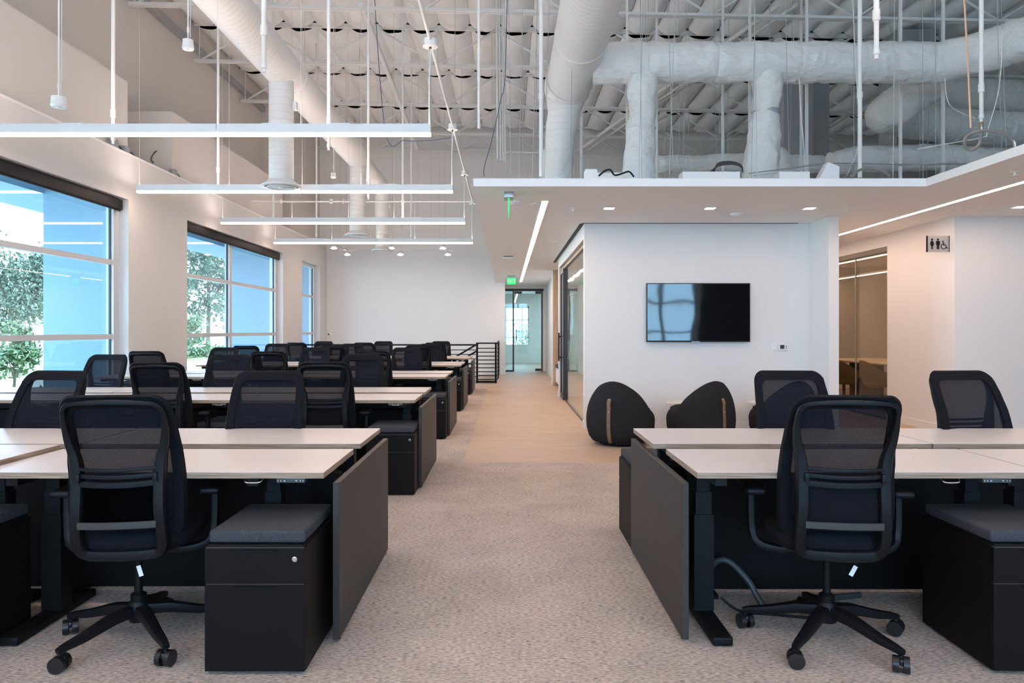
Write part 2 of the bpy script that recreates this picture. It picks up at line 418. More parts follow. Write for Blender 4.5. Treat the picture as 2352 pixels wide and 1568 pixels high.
for i, (x0, x1) in enumerate(RW): window(5 + i, 'x', x0, x1, YR - .15, [x0 + (x1 - x0) * .36, x0 + (x1 - x0) * .7], 'window %s the camera' % ['behind and left of', 'straight behind', 'behind and right of'][i], ZRH, [(ZS, ZS + .08), (1.205, 1.275), (2.25, 2.32), (3.3, 3.37), (ZRH - .09, ZRH)])
def blind(y0, y1, label):
    t = thing('roller_blind', label, 'roller blind', (XL - .10, y0, 3.03), 0, 'roller blinds at the window heads')
    MB().b2(-.05, .05, 0, y1 - y0, 0, .14, bev=.008).obj('cassette', 'blind', t)
    MB().b2(.02, .03, .02, y1 - y0 - .02, -.02, 0).obj('hem_bar', 'blind', t)
blind(WINS[0][0], WINS[0][1] - .06, 'dark roller blind cassette at the head of the nearest left window')
blind(WINS[1][0], WINS[1][1] - .06, 'dark roller blind cassette at the head of the middle left window')

# dropped ceiling (L shape) and its side walls
b = MB(); b.prism([(-.33, 7.39), (4.19, 7.39), (4.27, 2.0), (13, 2.0), (13, YB), (1.30, YB), (1.30, 23.9), (-.06, 23.9), (-.06, YB), (-.33, YB)], CEIL, CEIL + .08)
struct(b.obj('ceiling_soffit', 'ceil', smooth=False), 'white dropped ceiling slab over the walkway and lounge')
YT = 9.96
b = MB(); b.b2(1.05, 4.23, YT, YT + .13, 0, CEIL); struct(b.obj('wall_television', 'wall', smooth=False), 'white wall that carries the television')
b = MB(); b.b2(4.08, 4.21, YT - .59, YT, 0, CEIL); b.b2(4.10, 4.21, YT + .13, 15.0, 0, CEIL)
struct(b.obj('wall_wing', 'wall', smooth=False), 'short white wing wall at the right of the television wall')
XC = 5.65
b = MB(); b.b2(XC, XC + .13, 9.33, 10.98, 0, CEIL); b.b2(XC, XC + .13, 10.98, 15.2, 2.575, CEIL); b.b2(XC, XC + .13, 15.2, 17, 0, CEIL); b.b2(XC + .13, 13, 9.33, 9.46, 0, CEIL)
struct(b.obj('wall_corridor', 'wall', smooth=False), 'warm white corridor wall with the restroom sign')
b = MB(); b.b2(4.21, 12, 17, 17.1, 0, CEIL); b.b2(9.2, 9.3, 9.46, 17, 0, CEIL); struct(b.obj('wall_conference', 'wall', smooth=False), 'far walls of the conference room behind tinted glass')
# glass fronted room left of the television wall
b = MB(); b.b2(1.05, 1.18, YT + .13, 14.95, 2.57, CEIL); b.b2(1.05, 1.18, 14.75, 14.95, 0, 2.57); b.b2(1.18, 4.10, 14.85, 14.95, 0, CEIL)
struct(b.obj('wall_partition', 'wall', smooth=False), 'white surround of the glass fronted room along the walkway')
b = MB(); b.b2(3.6, 3.7, YT + .13, 14.85, 0, CEIL); struct(b.obj('wall_inner', 'wall', smooth=False), 'pale inner wall seen through the glass partition')
b = MB(); b.b2(1.28, 1.42, 18.0, 23.9, 0, CEIL); b.b2(1.10, 1.42, 17.78, 18.0, 0, CEIL); b.b2(1.42, 3, 21.2, 21.3, 0, CEIL)
struct(b.obj('wall_hall', 'wall', smooth=False), 'white hall wall beside the glass entrance')
b = MB(); b.b2(-.24, -.04, YB + .2, 23.9, 0, CEIL); b.b2(-.04, 1.28, 23.75, 23.95, 2.66, CEIL)
struct(b.obj('wall_entrance', 'wall', smooth=False), 'short wall and header around the glass entrance')
# room beyond the glass entrance
b = MB(); b.b2(-3, -.05, 30, 30.2, 0, 2.8); b.b2(.92, 4, 30, 30.2, 0, 2.8); b.b2(-.05, .92, 30, 30.2, 2.28, 2.8); b.b2(-.05, .92, 30, 30.2, 0, .75)
b.b2(-3.1, -3, 24, 30.2, 0, 2.8); b.b2(4, 4.1, 24, 30.2, 0, 2.8); b.b2(1.42, 4, 23.9, 24, 0, 2.8); b.b2(-3, -.24, 23.9, 24, 0, 2.8)
struct(b.obj('wall_lobby', 'wall', smooth=False), 'walls of the lobby beyond the glass entrance')
b = MB(); b.b2(-3.1, 4.1, 23.9, 30.2, 2.8, 2.9); struct(b.obj('ceiling_lobby', 'ceil', smooth=False), 'ceiling of the lobby beyond the glass entrance')
w4 = mk('window_4', None); struct(w4, 'bright lobby window beyond the glass entrance')
for p in [((-.05, .92), (2.22, 2.28)), ((-.05, .92), (1.72, 1.76)), ((-.05, .92), (1.02, 1.06)), ((-.05, 0), (.75, 2.28)), ((.87, .92), (.75, 2.28)), ((.62, .66), (.75, 2.28))]:
    MB().b2(p[0][0], p[0][1], 29.98, 30.05, p[1][0], p[1][1]).obj('mullion', 'frame_alu', w4, smooth=False)
for x0, x1 in [(0, .62), (.66, .87)]:
    for z0, z1 in [(.75, 1.02), (1.06, 1.72), (1.76, 2.22)]: MB().b2(x0, x1, 30.0, 30.01, z0, z1).obj('pane', 'win_glass', w4, smooth=False)
# baseboards
def base(n, *bx, lab=''):
    m = MB()
    for q in bx: m.b2(*q)
    struct(m.obj('baseboard_' + n, 'trim', smooth=False), lab)
base('television', (1.04, 4.08, YT - .012, YT, 0, .10), (4.068, 4.08, YT - .59, YT - .012, 0, .10), (1.036, 1.05, YT, YT + .13, 0, .10), (4.068, 4.22, YT - .602, YT - .59, 0, .1), lab='white baseboard under the television wall')
base('corridor', (XC - .012, XC, 9.33, 10.98, 0, .10), (XC - .012, 13, 9.318, 9.33, 0, .10), lab='white baseboard along the corridor wall')
base('back', (-.8, -.04, YB - .012, YB, 0, .10), (-.04, -.028, YB, 23.8, 0, .1), lab='white baseboard at the foot of the back wall')
base('hall', (1.268, 1.28, 18.0, 23.8, 0, .10), (1.09, 1.10, 17.78, 18.0, 0, .1), (1.036, 1.05, 14.75, 14.95, 0, .1), lab='white baseboard along the hall wall')

# slots (linear diffusers) in the dropped ceiling
def slot(x0, x1, y0, y1, label):
    tag(MB().b2(x0, x1, y0, y1, CEIL - .004, CEIL - .0005).obj('slot_diffuser', 'black', smooth=False), label, 'air slot', 'black linear air slots')
slot(.99, 1.045, YT + .0, 15.7, 'black linear air slot running along above the glass partition')
slot(1.02, 3.91, YT - .045, YT - .015, 'black linear air slot above the television wall')

# ------------------------------------------------------------------ roof: deck, insulation, trusses
SL = -.020
b = MB()
b.bm.verts.ensure_lookup_table()
def slope_box(m, x0, x1, y0, y1, z0, z1):
    vs = [m.bm.verts.new((x, y, z + SL * x)) for x in (x0, x1) for y in (y0, y1) for z in (z0, z1)]
    for f in [(0, 1, 3, 2), (4, 6, 7, 5), (0, 4, 5, 1), (2, 3, 7, 6), (0, 2, 6, 4), (1, 5, 7, 3)]: m.bm.faces.new([vs[i] for i in f])
slope_box(b, XU - .15, 13.2, YR - .3, YB + .2, 7.52, 7.8)
ceil = struct(b.obj('ceiling', 'deck', smooth=False), 'open roof with sagging white insulation and steel trusses')
slope_box(b2 := MB(), XU, 13, YR, 12.30, 7.36, 7.5); b2.obj('insulation_sheet', 'batt', ceil, smooth=False)
JY = [12.35, 14.95, 17.57, 20.16, 22.1]
def batt_mesh(L, seed):
    rnd = random.Random(seed); ph = [rnd.uniform(0, 6) for _ in range(6)]
    m = MB(); w = .312
    def fn(u, v):
        x = (u * 2 - 1)
        prof = (1 - abs(x) ** 2.4)
        e = min(v, 1 - v) * L
        sag = .17 * (1 - .12 * math.exp(-e / .12)) * (1 + .06 * math.sin(ph[0] + 5 * v) + .03 * math.sin(ph[1] + 23 * v + 3 * x))
        wr = .006 * math.sin(ph[2] + 30 * v + 4 * x) * prof + .004 * math.sin(ph[3] + 55 * v - 6 * x) * prof
        return Vector((x * w, v * L, -sag * prof - wr))
    m.grid(fn, 14, 16)
    me = m.mesh('insulation_batt', 'batt', ang=80); return me
for bi in range(4):
    y0 = JY[bi] + .10; y1 = JY[bi + 1] - .08
    meshes = [batt_mesh(y1 - y0, bi * 10 + k) for k in range(4)]
    x = XU + .32; k = 0
    while x < 12.9:
        mk('insulation_batt', meshes[(k * 7 + bi) % 4], ceil, (x, y0, 7.47 + SL * x)); x += .624; k += 1
# trusses
ZB = 6.62
pan = 1.2
for ti, y in enumerate([9.75] + JY[:-1] + [22.0]):
    m = MB()
    xa, xb = XU + .05, 12.9
    for dy in (-.035, .035):
        slope_box(m, xa, xb, y + dy - .028, y + dy + .028, ZB - .004, ZB + .004); slope_box(m, xa, xb, y + dy - .004, y + dy + .004, ZB, ZB + .05)
    slope_box(m, xa, xb, y - .07, y + .07, 7.42, 7.43); slope_box(m, xa, xb, y - .03, y + .03, 7.36, 7.42)
    tr = m.obj('roof_truss', 'steel_white', ceil, smooth=False)
    if ti in (0,): continue
    h = 7.38 - ZB - .03
    dg = MB().tube([(0, 0, 0), (pan, 0, h)], .022, n=6).mesh('web_bar', 'steel_white'); dg2 = MB().tube([(0, 0, h), (pan, 0, 0)], .022, n=6).mesh('web_bar', 'steel_white')
    vt = MB().cyl((0, 0, 0), (0, 0, h), .012, n=6).mesh('web_bar', 'steel_white')
    x = xa + .1; k = 0
    while x < xb - pan:
        mk('web_bar', dg if k % 2 == 0 else dg2, tr, (x, y, ZB + .03 + SL * (x + pan / 2)))
        if k % 2 == 0: mk('web_bar', vt, tr, (x, y, ZB + .03 + SL * x))
        x += pan; k += 1

# grey steel columns and shafts above the dropped ceiling
def column(x0, x1, y0, y1, z0, z1, label):
    tag(MB().b2(x0, x1, y0, y1, z0, z1).obj('steel_column', 'concrete', smooth=False), label, 'column', 'grey columns above the dropped ceiling')
column(*(lambda a, c: (a.x, c.x))(px(1800, 0, 15.2), px(1850, 0, 15.2)), 15.2, 15.5, 2.85, 7.2, 'flat grey column behind the ducts, above the television')
column(*(lambda a, c: (a.x, c.x))(px(1868, 0, 15.6), px(1905, 0, 15.6)), 15.6, 15.9, 2.85, 7.2, 'narrow grey column just right of the flat column behind the ducts')
column(*(lambda a, c: (a.x, c.x))(px(2060, 0, 14.2), px(2150, 0, 14.2)), 14.2, 14.9, 2.85, 7.1, 'wide grey shaft at the upper right behind the wrapped duct')
column(*(lambda a, c: (a.x, c.x))(px(1345, 0, 17.0), px(1430, 0, 17.0)), 17.0, 17.5, 2.85, 4.6, 'low grey shaft behind the ducts above the walkway')

# ------------------------------------------------------------------ ducts
def crumple(pts, r, n=56, amp=.020, seed=1, step=.028):
    """wrapped duct: a tube along a smooth path with shallow wrinkles and pinched seams"""
    rnd = random.Random(seed); P = []
    pts = [Vector(p) for p in pts]; rr = r if isinstance(r, (list, tuple)) else [r] * len(pts)
    R = []
    for i in range(len(pts) - 1):
        L = (pts[i + 1] - pts[i]).length; k = max(1, int(L / step))
        for q in range(k):
            t = q / k; P.append(pts[i].lerp(pts[i + 1], t)); R.append(rr[i] * (1 - t) + rr[i + 1] * t)
    P.append(pts[-1]); R.append(rr[-1])
    for _ in range(14):
        P = [P[0]] + [(P[i - 1] + P[i] * 2 + P[i + 1]) / 4 for i in range(1, len(P) - 1)] + [P[-1]]
    m = MB(); s = 0; nxt = rnd.uniform(.5, .9); RR = []
    for i in range(len(P)):
        if i: s += (P[i] - P[i - 1]).length
        q = R[i]
        if s > nxt: q *= .955; nxt = s + rnd.uniform(.6, 1.1)
        RR.append(q)
    m.tube(P, RR, n=n)
    off = Vector((rnd.uniform(0, 50), rnd.uniform(0, 50), rnd.uniform(0, 50)))
    m.bm.verts.ensure_lookup_table()
    for i, p in enumerate(P):
        for k in range(n):
            v = m.bm.verts[i * n + k]; nn = (v.co - p)
            if nn.length < 1e-5: continue
            c = v.co + off
            q = Vector((c.x * 2.4 + c.z * 1.6, c.y * 3.0, c.z * 2.2 - c.x * 1.2)); q2 = Vector((c.x * 6.5 - c.z * 4.2, c.y * 6, c.z * 4.0 + c.x * 3.4))
            d = amp * (1.1 * (1 - abs(noise.noise(q)) * 3.0) * .6 + .9 * (1 - abs(noise.noise(q2)) * 3.2) * .5 + .5 * noise.noise(c * 14))
            v.co = v.co + nn.normalized() * d
    return m
def elbow(p, a, c, r, k=8):
    """rounded corner points at p between directions a (incoming) and c (outgoing)"""
    p = Vector(p); a = Vector(a).normalized(); c = Vector(c).normalized()
    A = p - a * r; B = p + c * r
    return [A.lerp(p, t).lerp(p.lerp(B, t), t) for t in [i / k for i in range(k + 1)]]

# left spiral duct with three drops
XD, ZD = -3.07, 4.91
t = thing('spiral_duct', 'long white spiral duct with three round diffuser drops over the left desks', 'duct', (XD, 16, 0))
def L(p): return Vector(p) - Vector((XD, 16, 0))
m = MB(); m.tube([L((XD, 2.0, ZD)), L((XD, 11.3, ZD)), L((XD, 15.2, ZD))], .25, n=32); m.obj('main_run', 'spiral', t)
m = MB(); m.tube([L((XD, 15.2, ZD)), L((XD, 15.5, ZD)), ] + [L(q) for q in elbow((XD, 18.3, ZD - .02), (0, 1, 0), (0, 0, -1), .34, 10)] + [L((XD, 18.3, 4.1))], [.25] + [.18] * 13, n=28); m.obj('end_run', 'spiral', t)
for yy in (4.2, 7.0, 10.45, 12.9):
    MB().cyl(L((XD, yy - .02, ZD)), L((XD, yy + .02, ZD)), .257, n=32).obj('joint_band', 'pipe_white', t)
def diffuser(c, par, r=.27):
    d = MB().lathe([(.17, .06), (r * .8, .02), (r, -.01), (r, -.022), (r * .82, -.03), (r * .80, .005), (.1, .03)], 36, c).obj('diffuser', 'white_plastic', par)
    for q in (.75, .55, .36):
        MB().lathe([(r * q, -.05 + .02 * q), (r * q - .006, -.055 + .02 * q), (r * q * .72, -.02), (r * q * .74, -.012)], 36, c).obj('ring', 'white_plastic', d)
    MB().lathe([(.0, -.055), (.04, -.05), (.045, -.03), (0, -.03)], 20, c).obj('core', 'white_plastic', d)
for yy, ztop in [(10.1, ZD - .1), (15.3, ZD - .05), (18.3, 4.15)]:
    rr = .166 if yy < 18 else .158
    dr = MB().cyl(L((XD, yy, 3.34)), L((XD, yy, ztop)), rr, n=28).obj('drop', 'spiral_v', t)
    MB().cyl(L((XD, yy, 4.1)), L((XD, yy, 4.15)), rr + .004, n=28).obj('collar', 'pipe_white', t)
    diffuser(L((XD, yy, 3.31)), t)
    MB().b2(rr, rr + .05, yy - 16 - .04, yy - 16 + .04, 4.33, 4.44).obj('damper_box', 'white_plastic', t)

# right spiral duct that turns down into the dropped ceiling
XE, ZE = .93, 4.95
t = thing('spiral_duct', 'wide white spiral duct coming overhead and bending down at the walkway', 'duct', (XE, 11, 2.85))
o = Vector((XE, 11, 2.85))
m = MB(); m.tube([Vector(p) - o for p in [(XE, 2.0, ZE), (XE, 10.6, ZE)]], .335, n=36); m.obj('main_run', 'spiral', t)
P = elbow((XE - .03, 11.05, ZE), (0, 1, 0), (-.12, 0, -1), .42, 10)
m = MB(); m.tube([Vector(p) - o for p in P] + [Vector((.80, 11.05, 4.25)) - o, Vector((.78, 11.05, 3.95)) - o], [.335] * 6 + [.31, .29, .27, .25, .235] + [.225, .215], n=32); m.obj('elbow_run', 'spiral_v', t)
m = crumple([Vector((.78, 11.05, 4.0)) - o, Vector((.76, 11.05, 3.5)) - o, Vector((.76, 11.05, 2.86)) - o], [.225, .235, .235], seed=4); m.obj('wrapped_drop', 'wrap', t)
MB().cyl((0, -1.9, ZE - 2.85), (0, -1.86, ZE - 2.85), .342, n=36).obj('joint_band', 'pipe_white', t)

# wrapped (insulated) ducts above the dropped ceiling
def wrapped(label, pts, r, seed, amp=.020, mat='wrap'):
    o = Vector((pts[0][0], pts[0][1], 2.85)); t = thing('wrapped_duct', label, 'duct', o, group='wrapped ducts above the dropped ceiling')
    crumple([Vector(p) - o for p in pts], r, seed=seed, amp=amp).obj('sleeve', mat, t); return t, o
ZW = 4.87
t, o = wrapped('thick white wrapped duct running crosswise to the right of the spiral duct', [(1.15, 9.85, ZW), (1.6, 9.8, ZW), (2.5, 9.8, ZW), (4.2, 9.8, ZW), (5.7, 9.75, ZW - .02), (6.1, 9.5, ZW + .02), (6.9, 8.4, ZW + .12), (7.6, 7.4, ZW + .2), (10.5, 3.2, ZW + .4)], .255, 11)
pt = MB(); crumple([Vector(p) - o for p in [(1.80, 9.8, ZW - .05), (1.80, 9.8, 4.2), (1.78, 9.8, 4.05), (1.76, 9.8, 3.5), (1.76, 9.8, 2.89)]], [.20, .165, .17, .205, .2], seed=12).obj('drop', 'wrap', t)
crumple([Vector(p) - o for p in [(3.44, 9.8, ZW - .05), (3.46, 9.8, 4.45), (3.44, 9.8, 4.22), (3.36, 9.75, 3.5), (3.28, 9.7, 2.89)]], [.20, .175, .175, .225, .215], seed=13).obj('drop', 'wrap', t)
MB().lathe([(.184, -.03), (.188, 0), (.184, .03)], 28, Vector((3.445, 9.8, 4.2)) - o).obj('foil_tape', 'alu', t)
MB().lathe([(.20, -.01), (.205, 0), (.20, .01)], 28, Vector((1.78, 9.8, 4.0)) - o).obj('foil_tape', 'wrap', t)
wrapped('bulging wrapped duct elbow hanging at the upper right behind the big wrapped duct', [px(2160, 180, 12), px(2120, 200, 12), px(2060, 245, 12), px(2030, 262, 12.3), px(2080, 275, 13.0), px(2200, 290, 13.3), px(2380, 300, 13.3), (12.9, 13.3, px(2380, 300, 13.3).z)], .30, 21)
wrapped('shaded wrapped duct leaving the upper right edge above the elbow', [px(2130, 215, 13.6), px(2250, 225, 13.6), px(2420, 230, 13.6), (12.9, 13.6, px(2420, 230, 13.6).z)], .33, 22)
wrapped('low wrapped duct lying above the ceiling slab at the far right', [px(1910, 378, 12.5), px(1960, 366, 12.5), px(2060, 363, 12.5), px(2180, 362, 12.5), px(2270, 372, 12.3), px(2500, 374, 12.3), (12.9, 12.3, px(2500, 374, 12.3).z)], .21, 23)
wrapped('low wrapped duct lying above the ceiling slab behind the two drops', [px(1500, 378, 13.5), px(1620, 374, 13.5), px(1780, 372, 13.5), px(1905, 380, 13.5)], .15, 24)
wrapped('upright wrapped duct with a curved foot behind the leaning drop', [px(1775, 355, 12.2), px(1790, 350, 12.2), px(1800, 370, 12.2), px(1802, 402, 12.2), (px(1802, 402, 12.2).x, 12.2, 2.86)], .12, 25)
# small low framing boxes on the slab edge
for a, c, y, hh, lab in [(1345, 1372, 8.6, 388, 'small white framing block on the ceiling slab near the walkway'), (1372, 1432, 8.4, 396, 'low white framing block on the ceiling slab beside the drop'), (1568, 1700, 8.6, 394, 'long low white framing kerb on the ceiling slab'), (1790, 1860, 8.6, 394, 'low white framing kerb on the ceiling slab right of the leaning drop')]:
    p0 = px(a, hh, y); p1 = px(c, hh, y)
    tag(MB().b2(p0.x, p1.x, y, y + .2, CEIL + .08, p0.z).obj('framing_block', 'ceil', smooth=False), lab, 'framing')
p0 = px(1855, 405, 8.6); p1 = px(1928, 405, 8.6); pk = px(1903, 372, 8.6); pe = px(1928, 382, 8.6)
tag(MB().prism([(p0.x, CEIL + .08), (p1.x, CEIL + .08), (pe.x, pe.z), (pk.x, pk.z)], 8.6, 8.75, 'y').obj('framing_gusset', 'ceil', smooth=False), 'white pointed gusset plate standing on the ceiling slab', 'framing')

# ------------------------------------------------------------------ pendant linear lights and their conduit
ZP = 3.27
LY = [7.40, 10.47, 13.54, 16.62]
ORD = ['nearest', 'second', 'third', 'farthest']
ZCN = 4.19
def pendant(y, label, x0=-5.22, x1=-.755):
    t = thing('linear_pendant', label, 'pendant light', (0, y, ZP), 0, 'white linear pendants over the desks')
    xm = (x0 + x1) / 2 + .1
    for a, c in [(x0, xm - .003), (xm + .003, x1)]:
        hs = MB(); hs.b2(a, c, -.034, .034, .028, .115); hs.obj('housing', 'lamp_body', t, smooth=False)
        MB().b2(a + .002, c - .002, -.032, .032, .0, .028, bev=.004).obj('diffuser', 'led', t)
        MB().b2(a + .01, c - .01, -.026, .026, .112, .1155).obj('uplight', 'led_up', t, smooth=False)
    for xx in (x0 + .03, x0 + 1.3, xm, x1 - 1.3, x1 - .02):
        top = ZCN - ZP if -.9 < xx < 0 and y > 4 else 7.3 - ZP
        MB().cyl((xx, 0, .115), (xx, 0, top), .0025, n=5).obj('cable', 'wire_white', t)
    for xx in (x0 + .9, xm + .55, x1 - .9):
        MB().b2(xx - .10, xx + .10, -.034, -.028, .115, .122).obj('mount_clip', 'lamp_body', t, smooth=False)
    # power feed drop at the aisle end
    MB().tube([(x1 - .01, .0, .12), (x1 - .015, .0, .5), (x1 + .0, .0, ZCN - ZP)], .006, n=6).obj('power_cord', 'wire_white', t)
for i, y in enumerate(LY): pendant(y, '%s white linear pendant light hanging across the left desk rows' % ORD[i])
pendant(4.20, 'white linear pendant light hanging just above the top edge of view')
for yy, nm in [(1.26, 'over the camera'), (-1.81, 'behind the camera')]: pendant(yy, 'added unseen white linear pendant light %s on the left' % nm)  # extra pendants added out of view to brighten the foreground
for yy, nm in [(4.20, 'above the right desk group'), (1.26, 'over the camera on the right'), (-1.81, 'behind the camera on the right')]: pendant(yy, 'added unseen white linear pendant light %s' % nm, .78, 4.0)  # right-hand pendants, likewise added unseen for more light

t = thing('conduit_run', 'slim white conduit with round feed canopies over the pendant ends', 'conduit', (-.76, 7.4, ZCN))
MB().cyl((0, -5.5, 0.03), (0, 9.22, 0.03), .017, n=10).obj('pipe', 'pipe_white', t)
for y in LY:
    c = MB().lathe([(0, .05), (.06, .05), (.06, -.02), (.075, -.022), (.075, -.03), (0, -.03)], 20, (0, y - 7.4, 0.0)).obj('canopy', 'white_plastic', t)
    MB().cyl((0, y - 7.4, -.03), (0, y - 7.4, -.05), .012, n=8).obj('strain_relief', 'grey_plastic', c)
t = thing('conduit_run', 'slim white conduit crossing behind the pendants to the window wall', 'conduit', (-.76, 16.62, ZCN))
MB().tube([(0, 0, .03), (-4.45, 0, .03)] + elbow((-4.72, 0, .03), (-1, 0, 0), (0.15, -1, -.1), .2) + [(-4.60, -1.1, -.15)], .017, n=10).obj('pipe', 'pipe_white', t)
for xx, s in [(-2.42, .05), (-3.17, .04), (-2.9, .02), (-4.3, .03)]:
    MB().lathe([(0, .06), (s, .06), (s, -.03), (0, -.03)], 16, (xx, 0, .02)).obj('junction_box', 'white_plastic', t)

# hanging sensors
def sensor(label, p, r, top=7.3):
    t = thing('pendant_sensor', label, 'sensor', p, group='pendant sensors on rods')
    MB().lathe([(0, 0), (r * .9, -.004), (r * 1.05, .012), (r, .02), (r * .93, .06), (r * .93, .085), (0, .085)], 24).obj('housing', 'white_plastic', t)
    MB().lathe([(0, -.012), (r * .35, -.01), (r * .4, 0), (0, .002)], 16).obj('lens', 'lamp_body', t)
    MB().cyl((0, 0, .085), (0, 0, top - p[2]), .007, n=8).obj('rod', 'pipe_white', t)
    MB().tube([(.02, 0, .08), (.025, .0, .5), (.03, 0, top - p[2])], .003, n=5).obj('cord', 'wire_white', t)
    MB().cyl((0, 0, .16), (0, 0, .2), .012, n=8).obj('coupling', 'pipe_white', t)
sensor('round white sensor on a rod, the lower one near the left edge', px(135, 246, 6.3), .062)
sensor('round white sensor on a rod, the higher one beside the spiral duct', px(432, 113, 6.9), .052)
sensor('small white sensor on a rod between the second and third pendants', px(766, 408, 13.6), .05)

# sprinkler drops
def drop(label, x, y, z, d, top=7.35, r=.020, red=True):
    p = px(x, y, d); t = thing('sprinkler_drop', label, 'pipe', (p.x, p.y, p.z), group='white sprinkler drop pipes')
    z1 = top + SL * p.x - p.z
    if red:
        MB().cyl((0, 0, .30), (0, 0, z1), r, n=12).obj('pipe', 'pipe_white', t)
        MB().cyl((0, 0, .28), (0, 0, .36), r * 1.35, n=12).obj('coupling', 'pipe_white', t)
        MB().cyl((0, 0, .06), (0, 0, .29), r * .9, n=12).obj('nipple', 'pipe_white', t)
        MB().lathe([(0, 0), (.014, 0), (.014, .03), (r * 1.1, .035), (r * 1.1, .07), (0, .07)], 14).obj('head', 'white_plastic', t)
    else:
        MB().cyl((0, 0, 0), (0, 0, z1), r, n=12).obj('pipe', 'pipe_white', t)
        MB().cyl((0, 0, .9), (0, 0, .97), r * 1.3, n=12).obj('coupling', 'pipe_white', t)
for lab, x, y, d in [('white sprinkler pipe ending above the nearest left window', 260, 330, 7.8), ('white sprinkler pipe ending behind the second pendant at the left', 501, 440, 10.8),
    ('white sprinkler pipe ending in front of the left spiral duct', 606, 167, 5.65), ('white sprinkler pipe right of the first duct drop', 755, 345, 8.1),
    ('white sprinkler pipe just right of the second duct drop', 846, 458, 11.05), ('white sprinkler pipe dropping behind the first diffuser', 628, 501, 13.0),
    ('white sprinkler pipe beside the far left pier', 727, 545, 15.7), ('white sprinkler pipe right of the third duct drop', 925, 505, 13.6), ('white sprinkler pipe close behind the third duct drop', 945, 548, 16.2),
    ('short white sprinkler pipe ending before the crosswise wrapped duct', 2013, 136, 5.4), ('white sprinkler pipe with a steel hose at the right edge', 2254, 280, 7.0)]:
    drop(lab, x, y, 0, d)
drop('square white strut hanging left of the walkway ceiling', 1100, 295, 0, 9.0, red=False, r=.018)
drop('white pipe standing at the left front of the dropped ceiling', 1243, 406, 0, 8.6, red=False, r=.024)
drop('white pipe going down through the dropped ceiling before the wrapped duct', 1975, 408, 0, 8.4, red=False, r=.024)
t = thing('flex_hose', 'braided steel sprinkler hose curling under the right pipe', 'hose', px(2254, 282, 7.0))
oo = px(2254, 282, 7.0)
MB().tube(smooth_path([Vector(q) - oo for q in [px(2254, 282, 7), px(2254, 300, 7), px(2250, 330, 7.05), px(2232, 344, 7.1), px(2216, 335, 7.1), px(2222, 312, 7.05), px(2254, 300, 6.98), px(2300, 306, 6.95), px(2328, 322, 6.95), px(2332, 350, 6.95)]]), .016, n=8).obj('braid', 'flex', t)
MB().cyl((0, 0, -.07), (0, 0, 0), .018, n=10).obj('fitting', 'brass', t)
t = tag(MB().tube([(px(2212, 0, 6.0).x, 6.0, 7.38), px(2214, -10, 6.0), px(2222, 120, 6.0), px(2230, 294, 6.0)], .008, n=6).obj('hanger_rod', 'copper'), 'bare pinkish rod hanging at the upper right', 'rod')
# loops of cable and conduits
def cable(label, pts, r, mat, cat='cable'):
    return tag(MB().tube(smooth_path(pts), r, n=6).obj('loose_cable', mat), label, cat, 'loose cables above the ceiling')
cable('blue cable hanging left of the dropped ceiling edge', [px(1166, -55, 12.3), px(1160, 175, 12), px(1150, 230, 12), px(1130, 320, 12), px(1112, 385, 12), px(1113, 405, 12)], .006, 'cable_blue')
cable('blue cable sagging behind the nearest pendant', [px(855, -88, 12.35), px(885, 300, 12.3), px(930, 322, 12.3), px(980, 323, 12.3), px(1040, 316, 12.3)], .006, 'cable_blue')
cable('white cable hanging in front of the big wrapped duct', [px(1958, 0, 8.8), px(1966, 150, 8.8), px(1972, 320, 8.8), px(1955, 380, 8.8), px(1944, 404, 8.8)], .005, 'wire_white')
cable('white cable looping down beside the leaning duct drop', [px(1836, 180, 9.2), px(1840, 260, 9.2), px(1846, 330, 9.2), px(1848, 380, 9.2), px(1850, 405, 9.2)], .006, 'wire_white')
cable('pale wire crossing the gap at the upper right', [px(2303, 70, 7.4), px(2295, 200, 7.4), px(2268, 300, 7.4), px(2262, 314, 7.4), px(2200, 326, 7.4), px(2108, 342, 7.4)], .005, 'wire_white')
cable('thin wire swinging between the right pipe and the duct', [px(2170, 180, 8), px(2182, 242, 8), px(2240, 272, 8)], .004, 'wire_white')
cable('black cable hump on the ceiling slab edge', [px(1955, 404, 8.3), px(1975, 390, 8.3), px(2000, 387, 8.3), px(2030, 395, 8.3), px(2044, 405, 8.3)], .014, 'flex')
for k in range(5):
    cable('dark cable of the coiled bundle on the ceiling slab, loop %s' % ['one, lowest', 'two', 'three', 'four', 'five, topmost'][k], [px(1632 + 2 * k, 395, 9.2), px(1650, 381 - k * 1.6, 9.2 + .02 * k), px(1680, 377 - k * 1.4, 9.2 + .02 * k), px(1702, 383 - k, 9.2), px(1706, 396, 9.2)], .009, 'hose')
cable('dark cable tangle on the slab beside the straight drop', [px(1375, 404, 8.2), px(1390, 392, 8.2), px(1402, 390, 8.2), px(1412, 402, 8.2), px(1430, 398, 8.2), px(1445, 394, 8.2), px(1456, 406, 8.2)], .01, 'black')
cable('grey cables strung along the slab to the right', [px(1720, 398, 8.9), px(1800, 388, 8.9), px(1900, 376, 8.9), px(2000, 376, 8.9), px(2100, 378, 8.9), px(2220, 376, 8.9)], .008, 'flex')
cable('thin grey cables running just under the strung ones', [px(1730, 403, 8.7), px(1820, 392, 8.7), px(1920, 380, 8.7), px(2030, 382, 8.7), px(2200, 372, 8.7)], .006, 'wire_steel')
for k, x in enumerate((1140, 1147, 1153, 1158)):
    a = px(x, -20, 13.2 + .1 * k); c = px(x + 3, 365 + k * 2, 13.2 + .1 * k)
    cable('grey conduit dropping in a bundle left of the walkway ceiling, %s from left' % ['first', 'second', 'third', 'fourth'][k], [a, a.lerp(c, .5), c], .014, 'steel_white', 'conduit')
